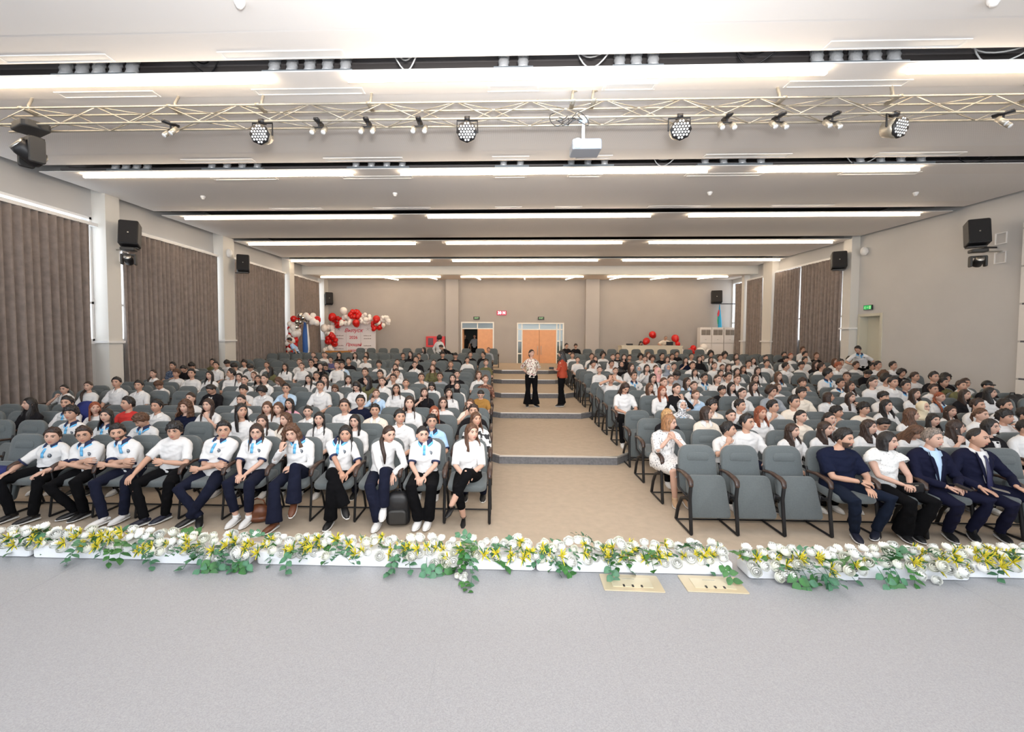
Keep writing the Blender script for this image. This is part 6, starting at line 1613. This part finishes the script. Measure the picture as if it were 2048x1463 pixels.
q3, s3 = front('R', 6, 'person in navy suit with tie and receding black hair', 'bald', 'k', CL['suit'], 'jacket', CL['suit'], SHOE['k'], 14, head=(.02, .30, 1.12), yaw=20, roll=4, skin=0, sh=.178, fat=1.08,
      wr=[(-.24, .0, .62), (.16, .0, .63)], hd=[(.5, -.8, -.3), (.1, -1, -.3)], cu=[.25, .25], an=[(.05, .05, .10), (.36, .06, .10)], kh=[(-.1, -1, .8), (.6, -1, .8)], to=[(-.3, -1, -.05), (-.5, -1, -.05)])
jacket_front(q3, s3, CL['w'], True)
g = G(); box(g, (0, 0, 0), (.075, .15, .010)); o = gobj('phone', g, M['black'], smooth=False); x, y, z = seat_pos('R', 0, 5); o.location = (x + .02, y - .09, z + .645); o.rotation_euler = (.25, 0, .4); tag(o, 'black phone held by the person in the open-collared navy blazer', 'phone')
g = G(); box(g, (0, 0, 0), (.07, .14, .009)); o = gobj('phone', g, M['steel'], smooth=False); x, y, z = seat_pos('R', 0, 6); o.location = (x - .13, y - .10, z + .625); o.rotation_euler = (.2, 0, 1.0); tag(o, 'silver phone in the hand of the person with the tie', 'phone')
g = G(); x, y, z = seat_pos('L', 0, 0); tube(g, [(x + .03, y - .06, .66), (x + .075, y - .02, .72)], .005, 6); tag(gobj('pen', g, M['black']), 'black pen held by the person in white at the aisle', 'pen')
# patterned dress, second row at the right aisle
x, y, z = seat_pos('R', 1, 0)
s = skeleton(P(f=1, head=(.06, .24, 1.10), neck=(.03, .29, .955), yaw=48, pitch=4, fat=1.1, wr=[(-.0, .10, .90), (.08, .09, .90)], hd=[(.5, .0, .9), (-.4, .0, .9)], hn=[(-.6, -.8, 0), (.6, -.8, 0)], cu=[1.15, 1.15], eh=[(-.7, -.3, -1), (.8, -.3, -1)],
                an=[(.05, -.03, .10), (.2, -.03, .10)], kh=[(0, -1, .8), (.2, -1, .8)], to=[(-.2, -1, -.05), (.0, -1, -.05)]))
dw = dress((x - .17, y, z), 0, 'person with short blonde hair in white dress with dark dashes, hands clasped under chin', s, 'dresswoman', 0, 'b', 'Y', CL['dress'], 'elbow', None, mat('sandal_tan', (.5, .33, .2), .5), skin=1, glasses=1, seed=1)
g = G(); pel = s['pel']; kn = (s['leg'][0][1] + s['leg'][1][1]) / 2; R = []
for t, rx, ry in ((0, .205, .15), (.35, .20, .13), (.75, .175, .105), (1.0, .165, .10)):
    c = pel.lerp(kn, t) + Vector((0, 0, .03 - .02 * t)); R.append([c + Vector((rx * cos(2 * pi * j / 20), .35 * ry * sin(2 * pi * j / 20) , ry * sin(2 * pi * j / 20))) for j in range(20)])
rings(g, R); ell(g, pel + Vector((0, 0, .06)), (.20, .16, .14), 16, 10); gobj('skirt', remesh(g, .012, 4), CL['dress'], dw)

# standing people ------------------------------------------------------
def stand(loc, rz, label, hair, hc, top, ts, legs, shoe, key, lod=0, h=1.66, seed=0, **kw):
    d = {q: kw.pop(q) for q in ('skin', 'glasses', 'uniform', 'flare', 'short') if q in kw}
    b = dict(pel=(0, 0, .90), chest=(0, .0, 1.21), neck=(0, .0, 1.37), head=(0, -.02, 1.545), thigh=.41, shin=.40, an=[(-.10, .0, .09), (.10, .0, .09)], kh=[(0, -1, 0), (0, -1, 0)], eh=[(-1, .5, 0), (1, .5, 0)],
             wr=[(-.24, -.02, .84), (.24, -.02, .84)], hd=[(0, -.1, -1), (0, -.1, -1)], hn=[(-1, 0, 0), (1, 0, 0)])
    b.update(kw); s = skeleton(P(**b)); q = h / 1.66
    return dress(loc, rz, label, s, key, lod, hair, hc, top, ts, legs, shoe, seed=seed, scale=(q, q, q), group='people standing in the hall', **d), s
stand((.82, 12.98, .30), rad(6), 'person standing in the aisle in a floral blouse, hands behind the back', 't', 'd', CL['floral'], 'elbow', CL['K'], SHOE['k'], 'st1', f=1, yaw=22, skin=1, flare=.075,
      wr=[(-.10, .13, .96), (.10, .13, .96)], hd=[(.7, .2, -.3), (-.7, .2, -.3)], eh=[(-1, .6, 0), (1, .6, 0)], an=[(-.11, -.0, .09), (.12, -.04, .09)], to=[(-.2, -1, -.05), (.5, -1, -.05)])
rw, sr = stand((1.72, 13.05, .30), rad(-105), 'person in rust-red blouse seen from the side, holding a phone in the aisle', 'l', 'k', CL['rust'], 'elbow', CL['K'], SHOE['k'], 'st2', f=1, seed=2, yaw=0, pitch=6, skin=1, flare=.06, fat=1.15, h=1.64,
      wr=[(-.07, -.27, 1.10), (.06, -.29, 1.11)], hd=[(.2, -1, .2), (-.2, -1, .2)], hn=[(-.6, 0, -1), (.6, 0, -1)], eh=[(-.6, .3, -1), (.6, .3, -1)])
g = G(); box(g, (0, 0, 0), (.008, .14, .07)); o = gobj('phone', g, M['black'], smooth=False); o.location = (1.40, 12.97, .30 + 1.12); o.rotation_euler = (0, .3, 1.2); tag(o, 'phone held by the person in the rust-red blouse', 'phone')
bend = dict(chest=(0, -.14, 1.14), neck=(0, -.26, 1.25), head=(0, -.36, 1.40), pitch=28)
stand((-9.35, 19.98, .63), rad(-75), 'person in light blue polo bending over the rear left seats', 's', 'k', CL['B'], 'short', CL['K'], SHOE['k'], 'st3', 1, 1.7, 3, chest=(0, -.10, 1.17), neck=(0, -.19, 1.31), head=(0, -.28, 1.47), pitch=22, wr=[(-.2, -.42, .95), (.2, .05, .85)])
stand((-3.0, 20.95, .63), rad(150), 'person with dark curly hair in white shirt standing with back turned, rear left', 'c', 'k', CL['w'], 'long', CL['K'], SHOE['k'], 'st4', 1, 1.74, 4)
stand((-2.35, 19.95, .63), rad(-60), 'person bending sideways over the rear left seats, white t-shirt and black vest', 's', 'k', CL['k'], 'short', CL['K'], SHOE['w'], 'st5', 1, 1.6, 5, chest=(0, -.2, 1.1), neck=(0, -.34, 1.17), head=(0, -.46, 1.27), pitch=35, wr=[(-.2, -.5, .8), (.2, -.4, .8)])
o, sx = stand((12.0, 15.35, .45), rad(-25), 'person in white school polo leaning on a seat beside the right wall door', 's', 'k', CL['w'], 'short', CL['K'], SHOE['k'], 'st6', 1, 1.72, 6, uniform=1, chest=(-.06, -.12, 1.16), neck=(-.12, -.22, 1.29), head=(-.18, -.30, 1.44), pitch=24, yaw=-35,
      wr=[(-.28, -.40, .95), (.24, -.12, .84)])
stand((8.95, 25.3, .8), 0, 'balding person in pale shirt leaning over the control desk', 'bald', 'g', CL['e'], 'short', CL['K'], SHOE['k'], 'st7', 1, 1.7, 7, skin=2, chest=(0, -.12, 1.18), neck=(0, -.22, 1.32), head=(0, -.32, 1.46), pitch=34, eh=[(-1, .3, -.2), (1, .3, -.2)], wr=[(-.26, -.50, 1.06), (.26, -.50, 1.06)], fat=1.2)
s = skeleton(P(f=1, pitch=38, head=(0, .17, 1.10), neck=(0, .27, .97), wr=[(-.1, -.05, .86), (.1, -.05, .86)]))
dress((7.62, 24.85, .92), 0, 'person with long black hair sitting head bowed behind the control desk', s, 'deskgirl', 1, 'l', 'k', CL['k'], 'long', CL['K'], SHOE['k'], skin=1, seed=2)
g = G(); slab(g, rrect(.42, .42, .05), .05, .01, Matrix.Translation((7.62, 25.05, 1.27)) @ Matrix.Rotation(rad(90), 4, 'X')); box(g, (7.62, 25.34, 1.6), (.42, .04, .5))
for a in (-.18, .18):
    for b in (-.18, .18): tube(g, [(7.62 + a, 25.1 + b, .8), (7.62 + a, 25.1 + b, 1.25)], .015, 6)
tag(gobj('desk_chair', g, M['black'], smooth=False), 'black chair behind the control desk, under the bowed person', 'chair')
for k, (x, y, l) in enumerate(((-1.75, 27.4, 'person in pale shirt standing in the dark corridor, the clearest behind the open door'), (-2.35, 27.2, 'dark person at the left edge of the open door, in the corridor'), (-1.45, 27.9, 'dark person farther back in the corridor, right side of the opening'))):
    stand((x, y, .8), rad(10 * k), l, 's', 'k', CL['f'] if k == 0 else CL['k'], 'short', CL['K'], SHOE['k'], 'st8', 2, 1.68, k)

# bags and belongings ---------------------------------------------------
def soft(name, pts, mt, label, cat, vox=.012, extra=None, sm=3):
    g = G()
    for c, r in pts: ell(g, c, r, 16, 10)
    g = remesh(g, vox, sm); o = gobj(name, g, mt); tag(o, label, cat); return o
x, y, z = seat_pos('L', 0, 11)
jk = mat('blue_jacket_cloth', (.012, .02, .13), .85, bump=.8, bscale=18)
soft('jacket', [((x - .05, y + .22, .52), (.24, .18, .07)), ((x + .10, y + .10, .55), (.16, .14, .06)), ((x - .18, y + .12, .54), (.15, .12, .05)), ((x + .1, y + .05, .46), (.14, .08, .08))], jk, 'crumpled royal blue jacket lying on the empty seat at the far left', 'jacket')
o = soft('jacket', [((seat_pos('L', 2, 13)[0] + .15, 7.75, .88), (.24, .10, .22)), ((seat_pos('L', 2, 13)[0] + .12, 7.8, 1.0), (.20, .09, .14))], jk, 'navy jacket with white stripe hung over a chair at the left edge', 'jacket')
rt = empty('handbag', (-3.05, 5.42, 0), .2, 'brown leather handbag on the floor beside the white sneakers', 'handbag')
g = G(); ell(g, (0, 0, .11), (.15, .09, .11), 18, 12); ell(g, (0, 0, .05), (.16, .10, .055), 18, 10); gobj('bag_body', remesh(g, .01, 3), M['brownbag'], rt)
g = G(); tube(g, [(-.09, 0, .19), (-.07, -.02, .27), (0, -.03, .30), (.07, -.02, .27), (.09, 0, .19)], .008, 8); gobj('strap', g, M['brownbag'], rt)
rt = empty('backpack', (-1.28, 5.40, 0), .1, 'black backpack standing on the floor between two pairs of legs', 'backpack')
g = G(); slab(g, rrect(.29, .40, .10, 5, cz=.205), .17, .04, Matrix.Translation((0, .09, 0)), bulge=.02); gobj('bag_body', remesh(g, .011, 4), M['black'], rt)
g = G(); slab(g, rrect(.22, .18, .04, 4, cz=.13), .06, .02, Matrix.Translation((0, -.07, 0))); gobj('front_pocket', remesh(g, .01, 3), M['dkgrey'], rt)
g = G(); tube(g, [(-.04, 0, .39), (-.03, 0, .44), (.03, 0, .44), (.04, 0, .39)], .009, 8); gobj('top_handle', g, M['black'], rt)
rt = empty('purse', (4.72, 5.24, .60), .15, 'small glossy black purse on the lap of the person in the dotted blouse', 'purse')
g = G(); slab(g, rrect(.24, .11, .03), .05, .015, Matrix.Translation((0, .02, .0))); gobj('purse_body', g, M['black'], rt, False)
g = G(); box(g, (0, -.035, .035), (.05, .006, .012)); gobj('clasp', g, M['steel'], rt, False)
rt = empty('backpack', (seat_pos('R', 5, 16)[0] - .1, 10.25, .62), 0, 'black backpack on a seat near the right wall', 'backpack')
g = G(); ell(g, (0, 0, .22), (.2, .13, .24), 16, 10); ell(g, (.12, 0, .3), (.16, .12, .18), 16, 10); gobj('bag_body', remesh(g, .018, 3), M['black'], rt)
g = G(); tube(g, [(-.05, 0, .44), (-.03, 0, .5), (.05, 0, .5), (.07, 0, .44)], .012, 8); gobj('top_handle', g, M['black'], rt)

# ------------------------------------------------------------------ white foam blocks with rose garlands on the stage edge
fr_ = random.Random(21)
BX = [(-3.75, -3.33, 2.99), (-3.30, -2.42, 2.985), (-2.42, -1.72, 2.94), (-1.68, -.76, 2.955), (-.72, .22, 2.945), (.23, 1.52, 2.94), (1.60, 2.30, 2.90), (2.31, 3.02, 2.93), (3.03, 3.8, 2.97)]
bl = ['at the far left edge, tilted', 'second from the left', 'third from the left, rounded', 'fourth from the left, longest on the left side', 'in the middle under the aisle', 'behind the left floor socket', 'mostly hidden under roses, right of the sockets', 'second from the right', 'at the far right edge']
for k, (a, b, yf) in enumerate(BX):
    g = G(); slab(g, rrect(b - a, .085, .02, cx=(a + b) / 2, cz=.7525 + .0425), .16, .012, Matrix.Translation((0, yf + .16, 0)))
    tag(gobj('foam_block', g, M['foam'], smooth=False), 'white foam block on the stage edge, %s' % bl[k], 'foam block', 'white foam blocks along the stage edge')
def rose_geo(seed):
    rn = random.Random(seed); g = G()
    ell(g, (0, 0, .010), (.010, .010, .020), 8, 6)
    for ring, (n, r, h, cl) in enumerate(((3, .011, .049, .5), (4, .019, .047, .72), (5, .027, .042, .9), (5, .034, .034, 1.03))):
        for q in range(n):
            a0 = 2 * pi * q / n + ring * .7 + rn.uniform(-.2, .2); vs = []; U = 5; Vn = 5
            for v in range(Vn + 1):
                t = v / Vn
                for u in range(U + 1):
                    s_ = (u / U - .5) * 2; a = a0 + s_ * (pi / n) * 1.3
                    pr = .55 + .45 * sin(min(1, t * 2) * pi / 2) if t < .5 else 1 + (cl - 1) * (t * 2 - 1) ** 1.6
                    rr_ = r * pr - .0025 * s_ * s_
                    vs.append((rr_ * cos(a), rr_ * sin(a), -.016 + h * t * (1 - .16 * s_ * s_) + .003 * ring * 0))
            fs = [(v * (U + 1) + u, v * (U + 1) + u + 1, (v + 1) * (U + 1) + u + 1, (v + 1) * (U + 1) + u) for v in range(Vn) for u in range(U)]
            g.add(vs, fs)
    return g
ROSE = [rose_geo(i).mesh('rose', [M['petal'] if i % 3 else M['petal2']]) for i in range(6)]
def leaf_sprig(seed, n=7, L=.16, wl=.030):
    rn = random.Random(seed); g = G(); d = Vector((1, 0, rn.uniform(-.2, .2)))
    pts = [Vector((L * t, 0, .03 * sin(t * 3) - .05 * t * t)) for t in [i / 8 for i in range(9)]]; tube(g, pts, .0018, 5)
    for i in range(n):
        t = .2 + .8 * i / (n - 1); p = Vector((L * t, 0, .03 * sin(t * 3) - .05 * t * t)); a = (1 if i % 2 else -1) * rn.uniform(.6, 1.1) * (1 if i < n - 1 else 0); l = wl * rn.uniform(1.2, 1.7); dd = Vector((cos(a), sin(a), rn.uniform(-.3, .3))).normalized(); sd = dd.cross(Vector((0, 0, 1))).normalized(); nn = sd.cross(dd)
        vs = []
        for q in range(6):
            f = q / 5; w = wl * .52 * sin(pi * f ** .8) + .0005; c = p + dd * l * f + nn * (.006 * sin(pi * f))
            vs += [c - sd * w, c + nn * -.003, c + sd * w]
        g.add(vs, [(3 * q + e, 3 * q + e + 1, 3 * q + e + 4, 3 * q + e + 3) for q in range(5) for e in (0, 1)])
    return g
SPRIG = [leaf_sprig(i, 7, .17 + .02 * (i % 3), .042 + .008 * (i % 2)).mesh('leaf_sprig', [M['leaf'] if i % 2 else M['leaf2']]) for i in range(5)]
def filler(seed):
    rn = random.Random(seed); g = G()
    for i in range(16):
        a = rn.uniform(0, 2 * pi); e = rn.uniform(.1, 1.3); L = rn.uniform(.03, .062); d = Vector((cos(a) * cos(e), sin(a) * cos(e), sin(e)))
        tube(g, [(0, 0, 0), d * L * .5 + Vector((0, 0, .004)), d * L], [.002, .0042, .0015], 5, 0 if i % 4 else 1)
    return g
FILL = [filler(i).mesh('yellow_sprig', [M['yellow'], M['leaf']]) for i in range(4)]
def look(o, d, roll=0):
    o.rotation_mode = 'QUATERNION'; o.rotation_quaternion = Vector(d).to_track_quat('Z', 'Y') @ Euler((0, 0, roll)).to_quaternion()
hang = {2: (-1.95, 3), 1: (-2.62, 0), 4: (-.45, 3), 6: (1.9, 5), 3: (-1.7, 2), 5: (.75, 1), 7: (2.45, 3)}
for k, (a, b, yf) in enumerate(BX):
    rt = empty('rose_garland', ((a + b) / 2, yf + .08, .838), 0, 'rose garland on the foam block %s' % bl[k].split(',')[0].replace('from the', 'from'), 'flower garland', 'white rose garlands along the stage edge')
    L = b - a; n = int(L * 40); cx = (a + b) / 2
    for i in range(n):
        x = -L / 2 + L * (i + .5) / n + fr_.uniform(-.02, .02); tier_ = i % 3
        yy = (-.085, -.01, .06)[tier_] + fr_.uniform(-.02, .02); zz = (.000, .040, .045)[tier_] + fr_.uniform(-.015, .02)
        o = obj('rose', ROSE[fr_.randrange(6)], rt); o.location = (x, yy, zz); sc = fr_.uniform(.80, 1.08); o.scale = (sc, sc, sc); look(o, (fr_.uniform(-.5, .5), -.75 + .35 * tier_ + fr_.uniform(-.3, .2), .75), fr_.uniform(0, 6))
    if k == 6 or k == 2 or k == 4 or k == 7:
        for i in range(9 if k == 6 else 6):
            x = fr_.uniform(-L / 2, L / 2) if k == 6 else fr_.uniform(-.05, .38) - (.3 if k == 4 else 0); o = obj('rose', ROSE[fr_.randrange(6)], rt); o.location = (x, -.125 - .01 * (i % 3), -.07 + .035 * (i % 3) + .05 * fr_.random()); sc = fr_.uniform(.8, 1.05); o.scale = (sc, sc, sc); look(o, (fr_.uniform(-.4, .4), -1, .4))
    for i in range(int(L * 24)):
        x = fr_.uniform(-L / 2, L / 2); o = obj('leaf_sprig', SPRIG[fr_.randrange(5)], rt); an = fr_.choice((-1, 1)); o.location = (x, fr_.uniform(-.12, .06), fr_.uniform(-.01, .05)); sc = fr_.uniform(.6, .95); o.scale = (sc, sc, sc)
        o.rotation_euler = (fr_.uniform(-.6, .6), fr_.uniform(-.5, .6), fr_.uniform(-pi, 0) if i % 3 else fr_.uniform(0, pi))
    for i in range(int(L * 24)):
        x = fr_.uniform(-L / 2, L / 2); o = obj('yellow_sprig', FILL[fr_.randrange(4)], rt); o.location = (x, fr_.uniform(-.14, .05), fr_.uniform(.0, .06)); sc = fr_.uniform(.8, 1.15); o.scale = (sc, sc, sc); look(o, (fr_.uniform(-.6, .6), -.8, .6))
    if k in hang:
        hx, m = hang[k]
        for i in range(m):
            o = obj('leaf_sprig', SPRIG[(i + k) % 5], rt); o.location = (hx - cx + .05 * i - .05, -.12 - .012 * (i % 2), .01); o.rotation_euler = (0.2, rad(58 + 8 * (i % 3)), rad(-80 + 14 * (i % 4)))
            sc = 1.0; o.scale = (sc, sc, sc)
rt = empty('fallen_flower', (-.26, 2.80, .752), .4, 'small fallen white blossom sprig lying on the stage before the garland', 'flower')
for q, (x, y) in enumerate(((0, 0), (.03, .02), (-.02, .03), (.01, -.03))):
    o = obj('blossom', ROSE[q + 1], rt); o.location = (x, y, .02); o.scale = (.55,) * 3; look(o, (0, -.5, 1))
o = obj('leaf_sprig', SPRIG[1], rt); o.location = (0, -.02, .012); o.scale = (.6,) * 3; o.rotation_euler = (0, .05, -1.6)
